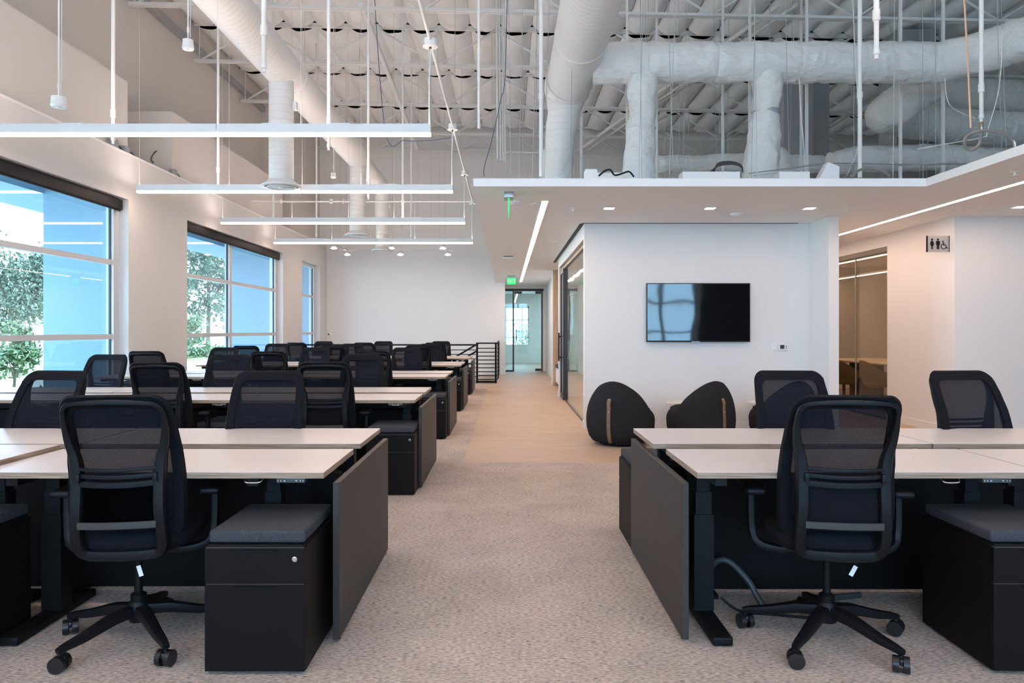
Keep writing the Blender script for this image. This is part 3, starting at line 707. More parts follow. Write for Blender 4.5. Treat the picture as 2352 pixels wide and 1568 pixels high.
cable('horizontal grey conduit leaving the conduit bundle', [px(1160, 362, 13.4), px(1165, 350, 13.4), px(1200, 350, 13.4), px(1245, 351, 13.4)], .012, 'steel_white', 'conduit')
# hanger wires
rnd = random.Random(3)
wl = 'thin steel hanger wire between the roof trusses and the dropped ceiling'
for k in range(46):
    x = rnd.uniform(-.2, 7.5); y = rnd.choice([7.7, 8.2, 8.9, 9.4, 10.6, 11.6, 12.4, 13.6])
    if abs(y - 9.8) < .5 and x > 1: y = 8.9
    dx = rnd.uniform(-.15, .15)
    tag(MB().cyl((x, y, CEIL + .08), (x + dx, y + rnd.uniform(-.1, .1), 7.50 + SL * x), .0035, n=5).obj('hanger_wire', 'wire_steel'), wl, 'wire', 'hanger wires above the dropped ceiling')
wl = 'square white strut hanger above the dropped ceiling'
for k, (x, d) in enumerate([(1722, 11.5), (1853, 11.0), (1440, 12.0), (1335, 11.5), (1660, 12.0), (2068, 10.5), (1508, 12.5), (2166, 10.5), (1840, 12.6)]):
    p = px(x, 400, d)
    tag(MB().b2(p.x - .018, p.x + .018, d - .018, d + .018, CEIL + .08, 7.3 + SL * p.x).obj('strut_hanger', 'steel_white', smooth=False), wl, 'strut', 'square strut hangers')
wl = 'thin hanger wire over the left desks'
for x, y1, d in [(700, 420, 14), (905, 520, 14), (1045, 180, 10), (990, 500, 17), (960, 500, 18), (826, 300, 15), (1060, 400, 17), (1130, 400, 15)]:
    p = px(x, y1, d); tag(MB().cyl(p, (p.x, d, 7.54 + SL * p.x), .003, n=5).obj('hanger_wire', 'wire_steel'), wl, 'wire', 'hanger wires over the desks')
# sprinkler main and branch pipes up in the trusses
for lab, a, c, r in [('white pipe slanting through the trusses on the left', px(830, 12, 12.3), px(960, 342, 21), .05), ('white branch pipe along the trusses above the television', px(1790, 10, 12.6), px(1330, 345, 21.5), .045), ('second white branch pipe along the trusses above the television', px(1830, 10, 12.8), px(1350, 345, 21.8), .03)]:
    tag(MB().cyl(a, c, r, n=12).obj('branch_pipe', 'steel_white'), lab, 'pipe')

# clutter on the ledge: small fixtures
for lab, x, y, w, hgt in [('grey junction box on the ledge above the nearest window', 272, 330, .12, .12), ('small grey transformer on the ledge, right of the junction box', 298, 347, .14, .09), ('small grey box at the end of the ledge wiring', 408, 395, .10, .10), ('black clamp on the ledge near the far pendants', 640, 490, .08, .10)]:
    d = 5.36 * F / (X0 - x); p = px(x, y, d)
    t = thing('ledge_box', lab, 'electrical box', (XL - .05, d, 3.85)); MB().b2(-.04, .05, -w / 2, w / 2, 0, hgt, bev=.004).obj('case', 'alu', t)
    MB().tube(smooth_path([(0, w / 2, .03), (0, w / 2 + .12, .06), (0, w / 2 + .25, .01)]), .008, n=6).obj('lead', 'hose', t)
tag(MB().tube(smooth_path([px(352, 374, 11.2), px(347, 366, 11.2), px(352, 354, 11.2), px(360, 346, 11.2)]), .012, n=8).obj('conduit_whip', 'hose'), 'bent grey cable whip rising from the ledge', 'cable')

# ------------------------------------------------------------------ lights and fittings in the dropped ceiling
def strip(x, y0, y1, label):
    t = thing('linear_downlight', label, 'ceiling light', (x, (y0 + y1) / 2, CEIL), group='recessed linear ceiling lights'); hy = (y1 - y0) / 2
    MB().b2(-.034, .034, -hy, hy, -.004, .0).obj('diffuser', 'led_strip', t, smooth=False)
    m = MB(); m.b2(-.04, -.034, -hy, hy, -.006, 0); m.b2(.034, .04, -hy, hy, -.006, 0); m.obj('trim_edge', 'trim', t, smooth=False)
strip(.43, 8.24, 21.9, 'long recessed light line in the walkway ceiling')
strip(5.0, 4.2, 16.4, 'long recessed light line in the ceiling at the right')
def downlight(x, y, label, s=.055):
    p = px(x, y, (CEIL - H) * F / (Y0 - y)); t = thing('square_downlight', label, 'ceiling light', (p.x, p.y, CEIL), group='square recessed downlights')
    MB().b2(-s, s, -s, s, -.004, 0).obj('lens', 'led_small', t, smooth=False)
    m = MB()
    for q in ((-s - .012, -s, -s - .012, s + .012), (s, s + .012, -s - .012, s + .012), (-s, s, -s - .012, -s), (-s, s, s, s + .012)): m.b2(*q, -.006, 0)
    m.obj('bezel', 'trim', t, smooth=False)
downlight(1399, 478, 'square downlight nearest the walkway light line'); downlight(1631, 478, 'square downlight above the middle of the television wall')
downlight(2570, 478, 'square downlight beyond the right edge, nearer one'); downlight(2800, 478, 'square downlight beyond the right edge, farther one'); downlight(1859, 478, 'square downlight near the wing wall'); downlight(2342, 475, 'square downlight at the right edge of the ceiling')
def ceil_item(name, x, y, label, prof, cat, mat='white_plastic', grp=None):
    p = px(x, y, (CEIL - H) * F / (Y0 - y)); t = thing(name, label, cat, (p.x, p.y, CEIL), group=grp)
    MB().lathe([(r, -z) for r, z in prof], 24).obj('body', mat, t); return t
SP = [(.0, 0), (.035, 0), (.035, .006), (.012, .01), (.008, .03), (.018, .032), (.018, .036), (0, .036)]
for x, y, l in [(1317, 478, 'small sprinkler head beside the left downlight'), (1947, 478, 'small sprinkler head right of the wing wall'), (2331, 394, 'small sprinkler head at the ceiling edge on the right'), (1274, 553, 'small sprinkler head over the walkway beside the air slot'), (1254, 628, 'small sprinkler head far down the walkway ceiling')]:
    q = ceil_item('fire_sprinkler', x, y, l, SP, 'sprinkler', 'white_plastic', 'ceiling sprinkler heads')
SM = [(0, 0), (.075, 0), (.075, .02), (.055, .035), (0, .038)]
for x, y, l in [(1691, 490, 'round smoke detector above the television wall'), (1183, 462, 'round smoke detector behind the edge-on exit sign')]:
    ceil_item('smoke_detector', x, y, l, SM, 'smoke detector', 'white_plastic', 'smoke detectors')
p = px(1225, 465, (CEIL - H) * F / (Y0 - 465)); t = thing('occupancy_sensor', 'small flat white sensor left of the walkway light line', 'sensor', (p.x, p.y, CEIL)); MB().b2(-.04, .04, -.03, .03, -.02, 0, bev=.006).obj('case', 'white_plastic', t); MB().lathe([(0, -.03), (.015, -.026), (.02, -.018), (0, -.018)], 14).obj('lens', 'lamp_body', t)
p = px(1167, 589, (CEIL - H) * F / (Y0 - 589)); t = thing('wireless_access_point', 'flat white access point on the walkway ceiling', 'access point', (p.x, p.y, CEIL)); MB().b2(-.11, .11, -.11, .11, -.045, -.012, bev=.015, seg=3).obj('case', 'white_plastic', t); MB().b2(-.09, .09, -.09, .09, -.014, 0).obj('mount', 'grey_plastic', t)

def text_mesh(s, size, depth, mat):
    cu = bpy.data.curves.new('txt', 'FONT'); cu.body = s; cu.size = size; cu.extrude = depth; cu.align_x = 'CENTER'; cu.align_y = 'CENTER'
    ob = bpy.data.objects.new('txt', cu); COL.objects.link(ob); bpy.context.view_layer.update()
    me = bpy.data.meshes.new_from_object(ob.evaluated_get(bpy.context.evaluated_depsgraph_get())); bpy.data.objects.remove(ob)
    me.materials.clear(); me.materials.append(MATS[mat]); me.name = 'lettering'; return me
# exit sign facing the camera and exit sign seen edge-on
glass('sign_acrylic', (.55, 1.0, .70), 1.5)
def exit_sign(label, loc, rz):
    t = thing('exit_sign', label, 'exit sign', loc, rz, 'green exit signs')
    MB().b2(-.11, .11, -.05, .05, -.06, 0, bev=.005).obj('canopy', 'alu', t)
    MB().b2(-.165, .165, -.004, .004, -.245, -.055).obj('panel', 'sign_acrylic', t, smooth=False)
    MB().b2(-.11, .11, -.0065, .0065, -.235, -.065).obj('green_field', 'exit_green', t, smooth=False)
    mk('lettering', text_mesh('EXIT', .115, .0015, 'white_plastic'), t, (0, -.010, -.15), (PI / 2, 0, 0))
    mk('lettering', text_mesh('EXIT', .115, .0015, 'white_plastic'), t, (0, .010, -.15), (PI / 2, 0, PI))
exit_sign('green exit sign facing the camera at the far end of the walkway', (.135, 19.4, CEIL), 0)
exit_sign('green exit sign seen edge-on at the front of the dropped ceiling', (.025, 7.78, CEIL), PI / 2)

# track spotlights in front of the back wall
ZTK = 3.50
for ty, yl in [(18.8, 'near'), (20.4, 'far')]:
    t = thing('light_track', 'thin %s light track in front of the back wall' % yl, 'light track', (-3.0, ty, ZTK))
    MB().b2(-1.6, 1.5, -.008, .008, .02, .035).obj('rail', 'alu', t, smooth=False)
    for q in (-1.4, .1, 1.3): MB().cyl((q, 0, .035), (q, 0, 7.54 - ZTK), .003, n=5).obj('wire', 'wire_steel', t)
    for xx, wl in [(-4.38, 'left'), (-2.92, 'middle'), (-1.61, 'right')]:
        h = thing('track_spotlight', '%s lit spotlight on the %s track before the back wall' % (wl, yl), 'spotlight', (xx, ty, ZTK), group='track spotlights')
        MB().cyl((0, 0, -.02), (0, 0, .03), .01, n=8).obj('stem', 'alu', h)
        MB().lathe([(.0, -.015), (.045, -.02), (.055, -.05), (.055, -.085), (.05, -.09)], 20).obj('can', 'alu', h)
        MB().lathe([(0, -.115), (.075, -.10), (.08, -.09), (.052, -.082), (0, -.082)], 20).obj('lens', 'led_small', h)
t = thing('light_track', 'short link track joining the two spotlight rails at the left', 'light track', (-4.4, 19.6, ZTK)); MB().b2(-.008, .008, -.8, .8, .02, .035).obj('rail', 'alu', t, smooth=False)
MB().cyl((0, 0, .035), (0, 0, 3.7), .003, n=5).obj('wire', 'wire_steel', t)

# ------------------------------------------------------------------ glass entrance, partition, corridor glass
d1 = mk('door_1', None); struct(d1, 'glass entrance door with black frame at the end of the walkway')
YD = 23.78
for q in [((-.04, 1.20), (2.58, 2.66)), ((-.04, .02), (2.0, 2.0))]:
    if q[1][0] != q[1][1]: MB().b2(*q[0], YD - .03, YD + .03, *q[1]).obj('head_frame', 'frame_dark', d1, smooth=False)
MB().b2(.20, .25, YD - .03, YD + .03, 0, 2.58).obj('jamb', 'frame_dark', d1, smooth=False); MB().b2(1.12, 1.17, YD - .03, YD + .03, 0, 2.58).obj('jamb', 'frame_dark', d1, smooth=False)
MB().b2(-.04, .20, YD - .03, YD + .03, 0, .05).obj('bottom_rail', 'frame_dark', d1, smooth=False)
MB().b2(-.04, .20, YD - .005, YD + .005, .05, 2.58).obj('side_pane', 'door_glass', d1, smooth=False)
lf = MB().b2(.255, 1.115, YD - .006, YD + .006, .02, 2.575).obj('door_leaf', 'door_glass', d1, smooth=False)
for q in [((.255, .50), (2.50, 2.575)), ((.93, 1.115), (2.50, 2.575)), ((.93, 1.115), (.02, .10))]: MB().b2(*q[0], YD - .02, YD + .02, *q[1]).obj('patch_fitting', 'frame_dark', lf, smooth=False)
h = MB(); h.cyl((.32, YD - .06, .93), (.32, YD - .06, 1.36), .014, n=12); h.cyl((.32, YD - .06, 1.0), (.32, YD, 1.0), .008, n=8); h.cyl((.32, YD - .06, 1.28), (.32, YD, 1.28), .008, n=8); h.obj('pull_handle', 'black', lf)
MB().b2(1.17, 1.28, YD - .03, YD + .03, 0, 2.66).obj('filler', 'wall', d1, smooth=False)
MB().b2(-2, 3, 27.0, 27.02, .0, .1).obj('far_kick', 'trim', d1, smooth=False) if False else None

g = mk('window_8', None); struct(g, 'glass partition along the walkway')
XP = 1.125
MB().b2(XP - .03, XP + .03, YT + .13, 14.75, 2.50, 2.57).obj('head_rail', 'bronze', g, smooth=False); MB().b2(XP - .02, XP + .02, YT + .13, 14.0, 0, .03).obj('sill_rail', 'bronze', g, smooth=False)
MB().b2(XP - .025, XP + .025, 13.92, 13.98, .03, 2.50).obj('post', 'frame_dark', g, smooth=False)
for y0, y1 in [(YT + .14, 11.6), (11.61, 12.8), (12.81, 13.92)]: MB().b2(XP - .006, XP + .006, y0, y1, .03, 2.50).obj('pane', 'part_glass', g, smooth=False)
d2 = mk('door_2', None); struct(d2, 'black framed sliding glass door at the end of the partition')
MB().b2(XP - .05, XP - .01, 13.98, 14.06, .01, 2.5).obj('stile', 'frame_dark', d2, smooth=False); MB().b2(XP - .05, XP - .01, 14.66, 14.74, .01, 2.5).obj('stile', 'frame_dark', d2, smooth=False)
MB().b2(XP - .05, XP - .01, 14.06, 14.66, .01, .10).obj('rail', 'frame_dark', d2, smooth=False); MB().b2(XP - .05, XP - .01, 14.06, 14.66, 2.42, 2.5).obj('rail', 'frame_dark', d2, smooth=False)
MB().b2(XP - .034, XP - .026, 14.06, 14.66, .10, 2.42).obj('pane', 'part_glass', d2, smooth=False)
hh = MB(); hh.b2(XP - .10, XP - .075, 14.60, 14.64, .72, 1.28); hh.b2(XP - .08, XP - .05, 14.61, 14.63, .78, .81); hh.b2(XP - .08, XP - .05, 14.61, 14.63, 1.19, 1.22); hh.obj('pull_handle', 'black', d2, smooth=False)
tag(MB().b2(XP + .008, XP + .012, 10.6, 10.85, 1.28, 1.42).obj('notice', 'orange', smooth=False), 'orange notice stuck on the glass partition', 'notice')
# bench nook
b = MB(); b.b2(1.12, 3.0, 17.70, 17.78, 0, CEIL); b.b2(1.75, 1.85, 14.95, 17.70, 0, CEIL)
struct(b.obj('wall_nook', 'wood_nook', smooth=False), 'wood lined cheek of the bench nook along the walkway')
t = thing('nook_bench', 'built-in bench with grey cushion in the wood nook', 'bench', (1.45, 16.3, 0))
MB().b2(-.27, .29, -1.33, 1.38, .1, .44).obj('plinth', 'trim', t, smooth=False); MB().b2(-.22, .29, -1.33, 1.38, 0, .1).obj('toe_kick', 'black', t, smooth=False); MB().b2(-.28, .29, -1.33, 1.38, .44, .52, bev=.02).obj('cushion', 'cushion', t)
# corridor glass
g = mk('window_9', None); struct(g, 'tinted glass panel of the conference room')
for y0, y1 in [(10.99, 12.03), (12.05, 13.4), (13.42, 15.2)]: MB().b2(XC + .03, XC + .042, y0, y1, .02, 2.50).obj('pane', 'conf_glass', g, smooth=False)
MB().b2(XC + .01, XC + .06, 10.98, 15.2, 2.50, 2.575).obj('head_rail', 'bronze', g, smooth=False); MB().b2(XC + .01, XC + .06, 10.98, 15.2, 0, .02).obj('sill_rail', 'bronze', g, smooth=False)
MB().b2(XC + .028, XC + .044, 12.03, 12.05, .02, 2.5).obj('joint', 'alu', g, smooth=False)
# conference furniture
t = thing('conference_table', 'long pale conference table behind the tinted glass', 'table', (7.3, 13.6, 0))
MB().b2(-.75, .75, -2.2, 2.0, .715, .745, bev=.01).obj('table_top', 'table_top', t); MB().b2(-.3, .3, -1.5, -1.3, 0, .715).obj('leg', 'black', t, smooth=False); MB().b2(-.3, .3, 1.3, 1.5, 0, .715).obj('leg', 'black', t, smooth=False)
def tub(label, x, y, rz):
    t = thing('tub_chair', label, 'chair', (x, y, 0), rz, 'tan tub chairs in the conference room')
    m = MB()
    def fn(u, v):
        a = PI * (1.0 + 1.0 * u) if False else (-PI * 1.08 + PI * 1.16 * u)
        r = .20 + .07 * min(1, v * 2.2); z = .42 + (.20 + .20 * math.sin(PI * u) ** 2) * v
        return Vector((r * 1.05 * math.cos(a), r * math.sin(a), z))
    m.grid(fn, 20, 8)
    bmesh.ops.solidify(m.bm, geom=m.bm.faces[:], thickness=.03); m.obj('shell', 'tub', t, ang=70)
    MB().lathe([(0, .36), (.16, .37), (.22, .42), (.22, .46), (.18, .48), (0, .48)], 24).obj('seat', 'tub', t)
    bs = MB(); bs.cyl((0, 0, .12), (0, 0, .37), .025, n=12)
    for k in range(4):
        a = PI / 4 + k * PI / 2; bs.tube([(0, 0, .17), (.27 * math.cos(a), .27 * math.sin(a), .02)], [.022, .013], n=8)
    bs.obj('base', 'black', t)
tub('tan tub chair nearest the wing wall behind tinted glass', 6.02, 13.2, -PI / 2 + .5); tub('tan tub chair in the middle behind tinted glass', 6.28, 12.55, -PI / 2 + .1); tub('tan tub chair at the right edge of the tinted glass', 6.42, 11.7, -PI / 2)
for xx, zz, lab in [(6.6, 2.64, 'near lit light line inside the conference room'), (7.4, 2.46, 'far lit light line inside the conference room')]:
    t = thing('conference_light', lab, 'pendant light', (xx, 13.9, zz), group='light lines in the conference room'); MB().b2(-.018, .018, -2.9, 2.9, 0, .012).obj('diffuser', 'led', t, smooth=False); MB().b2(-.02, .02, -2.9, 2.9, .012, .05).obj('housing', 'lamp_body', t, smooth=False)
    for q in (-2.5, 0, 2.5): MB().cyl((0, q, .05), (0, q, CEIL - zz), .004, n=6).obj('rod', 'wire_steel', t)
t = thing('room_fill_light', 'added fill light line inside the glass fronted room', 'ceiling light', (2.4, 12.4, CEIL)); MB().b2(-.03, .03, -1.6, 1.6, -.05, -.02).obj('diffuser', 'led', t, smooth=False); MB().b2(-.035, .035, -1.6, 1.6, -.02, 0).obj('housing', 'lamp_body', t, smooth=False)  # lamp added to brighten the room behind the partition glass
t = thing('lobby_fill_light', 'added fill light panel in the lobby beyond the glass entrance', 'ceiling light', (1.9, 26.5, 2.799)); MB().b2(-.3, .3, -1.6, 1.6, -.03, -.01).obj('diffuser', 'led_lobby_fill', t, smooth=False); MB().b2(-.32, .32, -1.62, 1.62, -.01, 0).obj('housing', 'lamp_body', t, smooth=False)  # panel added out of view to brighten the lobby

# ------------------------------------------------------------------ television, thermostat, signs
tv0 = px(1485, 785, YT - .06); tv1 = px(1723, 650, YT - .06)
t = thing('television', 'large black flat television on the white wall', 'television', ((tv0.x + tv1.x) / 2, YT, (tv0.z + tv1.z) / 2)); hw = (tv1.x - tv0.x) / 2; hh = (tv1.z - tv0.z) / 2
MB().b2(-hw, hw, -.065, -.025, -hh, hh, bev=.004).obj('case', 'black_gloss', t); MB().b2(-hw + .012, hw - .012, -.0665, -.064, -hh + .018, hh - .012).obj('screen', 'screen', t, smooth=False)
MB().b2(-.3, .3, -.03, 0, -.2, .2).obj('wall_mount', 'black', t, smooth=False); MB().b2(-.09, .02, -.068, -.06, -hh - .004, -hh + .008).obj('logo_bar', 'alu', t, smooth=False)
p = px(1798, 797, YT); t = thing('thermostat', 'white wall thermostat with dark display', 'thermostat', (p.x, YT, p.z)); MB().b2(-.065, .065, -.022, 0, -.05, .05, bev=.01).obj('case', 'white_plastic', t); MB().b2(-.045, .012, -.024, -.02, -.022, .03).obj('display', 'panel', t, smooth=False)
for z in (.012, -.012): MB().b2(.030, .044, -.025, -.02, z - .006, z + .006).obj('button', 'grey_plastic', t, smooth=False)
p = px(1778, 797, YT); t = thing('light_switch', 'white wall switch left of the thermostat', 'switch', (p.x, YT, p.z)); MB().b2(-.035, .035, -.008, 0, -.055, .055, bev=.003).obj('plate', 'white_plastic', t); MB().b2(-.017, .017, -.012, -.006, -.032, .032, bev=.002).obj('rocker', 'trim', t)
t = thing('restroom_sign', 'projecting grey restroom sign with woman, man and wheelchair symbols', 'sign', (5.508, 9.45, 2.43)); sw, sh = .141, .103
MB().b2(-sw, sw, -.012, .004, -sh, sh).obj('plate', 'sign_plate', t, smooth=False)
for s in (-1, 1): MB().b2(s * sw - .006, s * sw + .006, -.016, .006, -sh, sh).obj('edge_bar', 'black', t, smooth=False)
def picto(name, shapes):
    m = MB()
    for pts in shapes: m.prism(pts, -.0145, -.0125, 'y')
    m.obj(name, 'black', t, smooth=False)
def circ(cx, cz, r, n=18): return [(cx + r * math.cos(2 * PI * k / n), cz + r * math.sin(2 * PI * k / n)) for k in range(n)]
picto('woman_symbol', [circ(-.080, .055, .013), [(-.092, .038), (-.068, .038), (-.050, -.006), (-.057, -.009), (-.070, .022), (-.058, -.025), (-.069, -.025), (-.069, -.068), (-.078, -.068), (-.078, -.025), (-.082, -.025), (-.082, -.068), (-.091, -.068), (-.091, -.025), (-.102, -.025), (-.090, .022), (-.103, -.009), (-.110, -.006)]])
picto('man_symbol', [circ(-.005, .055, .013), [(-.024, .038), (.014, .038), (.021, .03), (.021, -.015), (.013, -.015), (.013, .022), (.010, .022), (.010, -.068), (-.003, -.068), (-.003, -.018), (-.007, -.018), (-.007, -.068), (-.020, -.068), (-.020, .022), (-.023, .022), (-.023, -.015), (-.031, -.015), (-.031, .03)]])
wc = []
cx, cz, r0, r1 = .068, -.032, .027, .036
for k in range(22):
    a0 = math.radians(115 + k * 11.6); a1 = math.radians(115 + (k + 1) * 11.6)
    wc.append([(cx + r0 * math.cos(a0), cz + r0 * math.sin(a0)), (cx + r1 * math.cos(a0), cz + r1 * math.sin(a0)), (cx + r1 * math.cos(a1), cz + r1 * math.sin(a1)), (cx + r0 * math.cos(a1), cz + r0 * math.sin(a1))])
wc += [circ(.060, .030, .010), [(.055, .018), (.066, .018), (.070, -.018), (.060, -.018)], [(.062, -.010), (.092, -.010), (.092, -.019), (.062, -.019)], [(.085, -.012), (.094, -.012), (.108, -.050), (.100, -.054)], [(.100, -.054), (.120, -.046), (.122, -.053), (.103, -.061)], [(.064, .006), (.088, .006), (.088, -.001), (.064, -.001)]]
picto('wheelchair_symbol', wc)
p = px(747, 767, 22.15); t = thing('wall_camera', 'small white camera low in the far left corner', 'camera', (-5.31, YB, 1.21)); MB().lathe([(0, 0), (.05, 0), (.05, .03), (.03, .06), (0, .065)], 18).obj('dome', 'white_plastic', t).rotation_euler = (PI / 2, 0, 0); MB().lathe([(0, .064), (.022, .06), (.02, .07), (0, .076)], 14).obj('lens', 'black', t).rotation_euler = (PI / 2, 0, 0)

# guard rail of the stair
t = thing('guard_rail', 'black steel stair guard rail with horizontal bars before the back wall', 'railing', (-.5, 18.6, 0))
def rb(name, a, c, w=.022, hgt=None):
    m = MB(); m.tube([a, c], 1, n=8, flat=(w if hgt is None else hgt, w)); return m.obj(name, 'black', t)
for xx in (-.235, .235): MB().b2(xx - .025, xx + .025, -.025, .025, 0, 1.0).obj('post', 'black', t, smooth=False)
MB().b2(-.26, .29, -.03, .03, .985, 1.02).obj('top_rail', 'black', t, smooth=False)
for k in range(9):
    z = .09 + k * .098
    MB().b2(-.235, .235, -.012, .012, z - .012, z + .012).obj('bar', 'black', t, smooth=False)
for z in (.03,): MB().b2(-.235, .235, -.02, .02, z - .02, z + .03).obj('bottom_rail', 'black', t, smooth=False)
MB().b2(.26, .29, .0, 3.55, .985, 1.02).obj('side_top_rail', 'black', t, smooth=False)
for k in range(9): MB().b2(.265, .285, 0, 3.55, .09 + k * .098 - .01, .09 + k * .098 + .01).obj('side_bar', 'black', t, smooth=False)
for yy in (1.8, 3.5): MB().b2(.255, .295, yy - .02, yy + .02, 0, 1.0).obj('side_post', 'black', t, smooth=False)
# long guard in front of the stairwell
MB().b2(-4.8, -.235, .5, .54, .93, .97).obj('long_top_rail', 'black', t, smooth=False)
for k in range(7): MB().b2(-4.8, -.235, .51, .53, .12 + k * .115, .14 + k * .115).obj('long_bar', 'black', t, smooth=False)
for xx in (-4.75, -3.6, -2.5, -1.4): MB().b2(xx - .02, xx + .02, .5, .54, 0, .95).obj('long_post', 'black', t, smooth=False)
MB().b2(-.26, -.22, .0, .54, .96, 1.0).obj('link_rail', 'black', t, smooth=False)
for yy in (.12, .34):
    for dz in (0, -.17): MB().tube([(-.235, yy, .98 + dz), (-1.1, yy, .47 + dz)], 1, n=8, flat=(.022, .022)).obj('stair_handrail', 'black', t)

# ------------------------------------------------------------------ office chair
def lerp_tab(tab, z):
    for (a, va), (c, vc) in zip(tab, tab[1:]):
        if z <= c:
            t = max(0, (z - a) / (c - a)); t = t * t * (3 - 2 * t) if False else t
            return va + (vc - va) * t
    return tab[-1][1]
YBK = [(.40, -.15), (.45, -.185), (.52, -.212), (.62, -.222), (.74, -.212), (.84, -.225), (.95, -.262), (1.08, -.315)]
OFF = [(.42, .085), (.60, .085), (.75, .070), (.90, .045), (1.08, .016)]
FRW = [(.43, .158), (.52, .152), (.74, .150), (.80, .154), (.87, .170), (.95, .178), (1.03, .176)]
OUTW = [(.45, .215), (.60, .226), (.80, .220), (.95, .212), (1.08, .200)]
def ysurf(x, z): return lerp_tab(YBK, z) + lerp_tab(OFF, z) + .045 * (x / .22) ** 2 - .012
def outline(z0, z1, inset, rt, rb, n=9):
    pts = []
    def W(z): return lerp_tab(OUTW, z) - inset
    for k in range(n + 1):  # top right corner
        a = PI / 2 * (1 - k / n); pts.append((W(z1 - rt) - rt + rt * math.cos(a), z1 - rt + rt * math.sin(a)))
    for k in range(1, 9):
        z = (z1 - rt) + ((z0 + rb) - (z1 - rt)) * k / 9; pts.append((W(z), z))
    for k in range(n + 1):
        a = -PI / 2 * (k / n); pts.append((W(z0 + rb) - rb + rb * math.cos(a), z0 + rb + rb * math.sin(a)))
    half = pts; mir = [(-x, z) for x, z in reversed(half)]
    # bulged top edge
    out = []
    for x, z in half + mir:
        if z > z1 - .03: z += .016 * (1 - (x / .2) ** 2)
        out.append((x, z))
    return out
def make_chair():
    t = thing('office_chair', '', 'chair')
    # sleeve around the mesh
    m = MB(); O = outline(.475, 1.062, 0, .060, .05); I = outline(.53, 1.010, .040, .040, .04)
    loops = []
    for pts, dy in [(O, -.020), (O, .012), (I, .016), (I, -.006)]:
        loops.append([m.bm.verts.new((x, ysurf(x, z) + dy * (1.6 if z < .8 and dy < 0 else 1), z)) for x, z in pts])
    # rounded outer edge
    mid = [m.bm.verts.new((x * 1.035, ysurf(x, z) - .004, z + (.008 if z > .8 else -.006) * (1 if abs(z - .77) > .25 else 0))) for x, z in O]
    loops = [loops[3], loops[0], mid, loops[1], loops[2]]
    n = len(O)
    for A, B in zip(loops, loops[1:] + loops[:1]):
        for k in range(n):
            j = (k + 1) % n; m.bm.faces.new((A[k], A[j], B[j], B[k]))
    m.obj('back_sleeve', 'chair_fabric', t, ang=60)
    m = MB()
    def wi(z):
        w = lerp_tab(OUTW, z) - .034
        if z > .98: w -= .02 * ((z - .98) / .05) ** 2
        return w
    m.grid(lambda u, v: Vector(((2 * u - 1) * wi(.51 + .52 * v), ysurf((2 * u - 1) * wi(.51 + .52 * v), .51 + .52 * v) + .004, .51 + .515 * v)), 14, 14)
    m.obj('back_mesh', 'mesh_weave', t, ang=80)
    m = MB()
    m.grid(lambda u, v: Vector(((2 * u - 1) * .150, lerp_tab(YBK, .535 + .175 * v) + .012 - .014 * (1 - (2 * u - 1) ** 2), .535 + .175 * v)), 10, 6)
    bmesh.ops.solidify(m.bm, geom=m.bm.faces[:], thickness=.008); m.obj('lower_pad', 'chair_fabric', t, ang=80)
    # rear frame
    path = []
    zt = 1.030
    right = [(.10, .418), (.138, .425), (.160, .45), (.163, .50), (.158, .60), (.156, .70), (.158, .77), (.166, .83), (.179, .88), (.187, .94), (.186, .995), (.176, 1.026), (.148, 1.043), (.07, 1.048)]
    pts = [(0, .416)] + right + [(0, 1.050)] + [(-x, z) for x, z in reversed(right)]
    P = [Vector((x, lerp_tab(YBK, z) - .01 + .02 * (abs(x) / .17) ** 2, z)) for x, z in pts]
    P = smooth_path(P + [P[0]], 2)[:-1]
    m = MB(); m.tube(P, [1.3 if p.z < .78 else (1.3 - .75 * min(1, (p.z - .78) / .2)) for p in P], n=10, closed=True, flat=(.020, .0185), up=(0, 1, 0))
    fr = m.obj('back_frame', 'chair_plastic', t, ang=50)
    for zc, hz in [(.780, .007), (.752, .009), (.720, .013)]:
        m = MB(); m.tube([(x, lerp_tab(YBK, zc) - .012 - .022 * (1 - (x / .15) ** 2), zc - .006 * (1 - (x / .15) ** 2)) for x in [-.145 + .29 * k / 10 for k in range(11)]], 1, n=8, flat=(hz, .005), up=(0, 0, 1)); m.obj('lumbar_band', 'chair_plastic', fr)
    for s in (-1, 1): MB().b2(s * .146 - .009, s * .146 + .009, -.246, -.226, .725, .762, bev=.003).obj('lumbar_clip', 'chair_plastic', fr)
    m = MB(); m.tube([(x, lerp_tab(YBK, .56) - .016 - .014 * (1 - (x / .15) ** 2), .553) for x in [-.148 + .296 * k / 8 for k in range(9)]], 1, n=8, flat=(.015, .005), up=(0, 0, 1)); m.obj('lower_band', 'chair_grey', fr)
    # seat
    m = MB()
    def seat_pt(a, r, z):
        ca, sa = math.cos(a), math.sin(a); e = .62
        x = math.copysign(abs(ca) ** e, ca) * .245; y = math.copysign(abs(sa) ** e, sa) * .235 + .055
        return Vector((x * r, (y - .055) * r + .055, z))
    prof = [(.0, .408), (.80, .410), (.93, .425), (1.0, .45), (.985, .478), (.93, .496), (.75, .503), (.0, .497)]
    m.grid(lambda u, v: seat_pt(u * 2 * PI, prof[round(v * 7)][0] + 1e-4, prof[round(v * 7)][1] + (-.03 * max(0, (math.sin(u * 2 * PI)) ** 3) * (prof[round(v * 7)][0] > .5))), 40, 7, closeu=True)
    m.obj('seat', 'chair_fabric', t, ang=70)
    MB().box((0, .05, .392), (.16, .26, .05), bev=.012).obj('tilt_mechanism', 'chair_plastic', t)
    MB().tube(smooth_path([(0, -.02, .39), (0, -.10, .385), (0, -.155, .412)]), 1, n=8, flat=(.014, .055), up=(0, 0, 1)).obj('back_arm', 'chair_plastic', t)
    MB().cyl((.09, .10, .385), (.26, .10, .375), .006, n=8).obj('lever', 'chair_plastic', t)
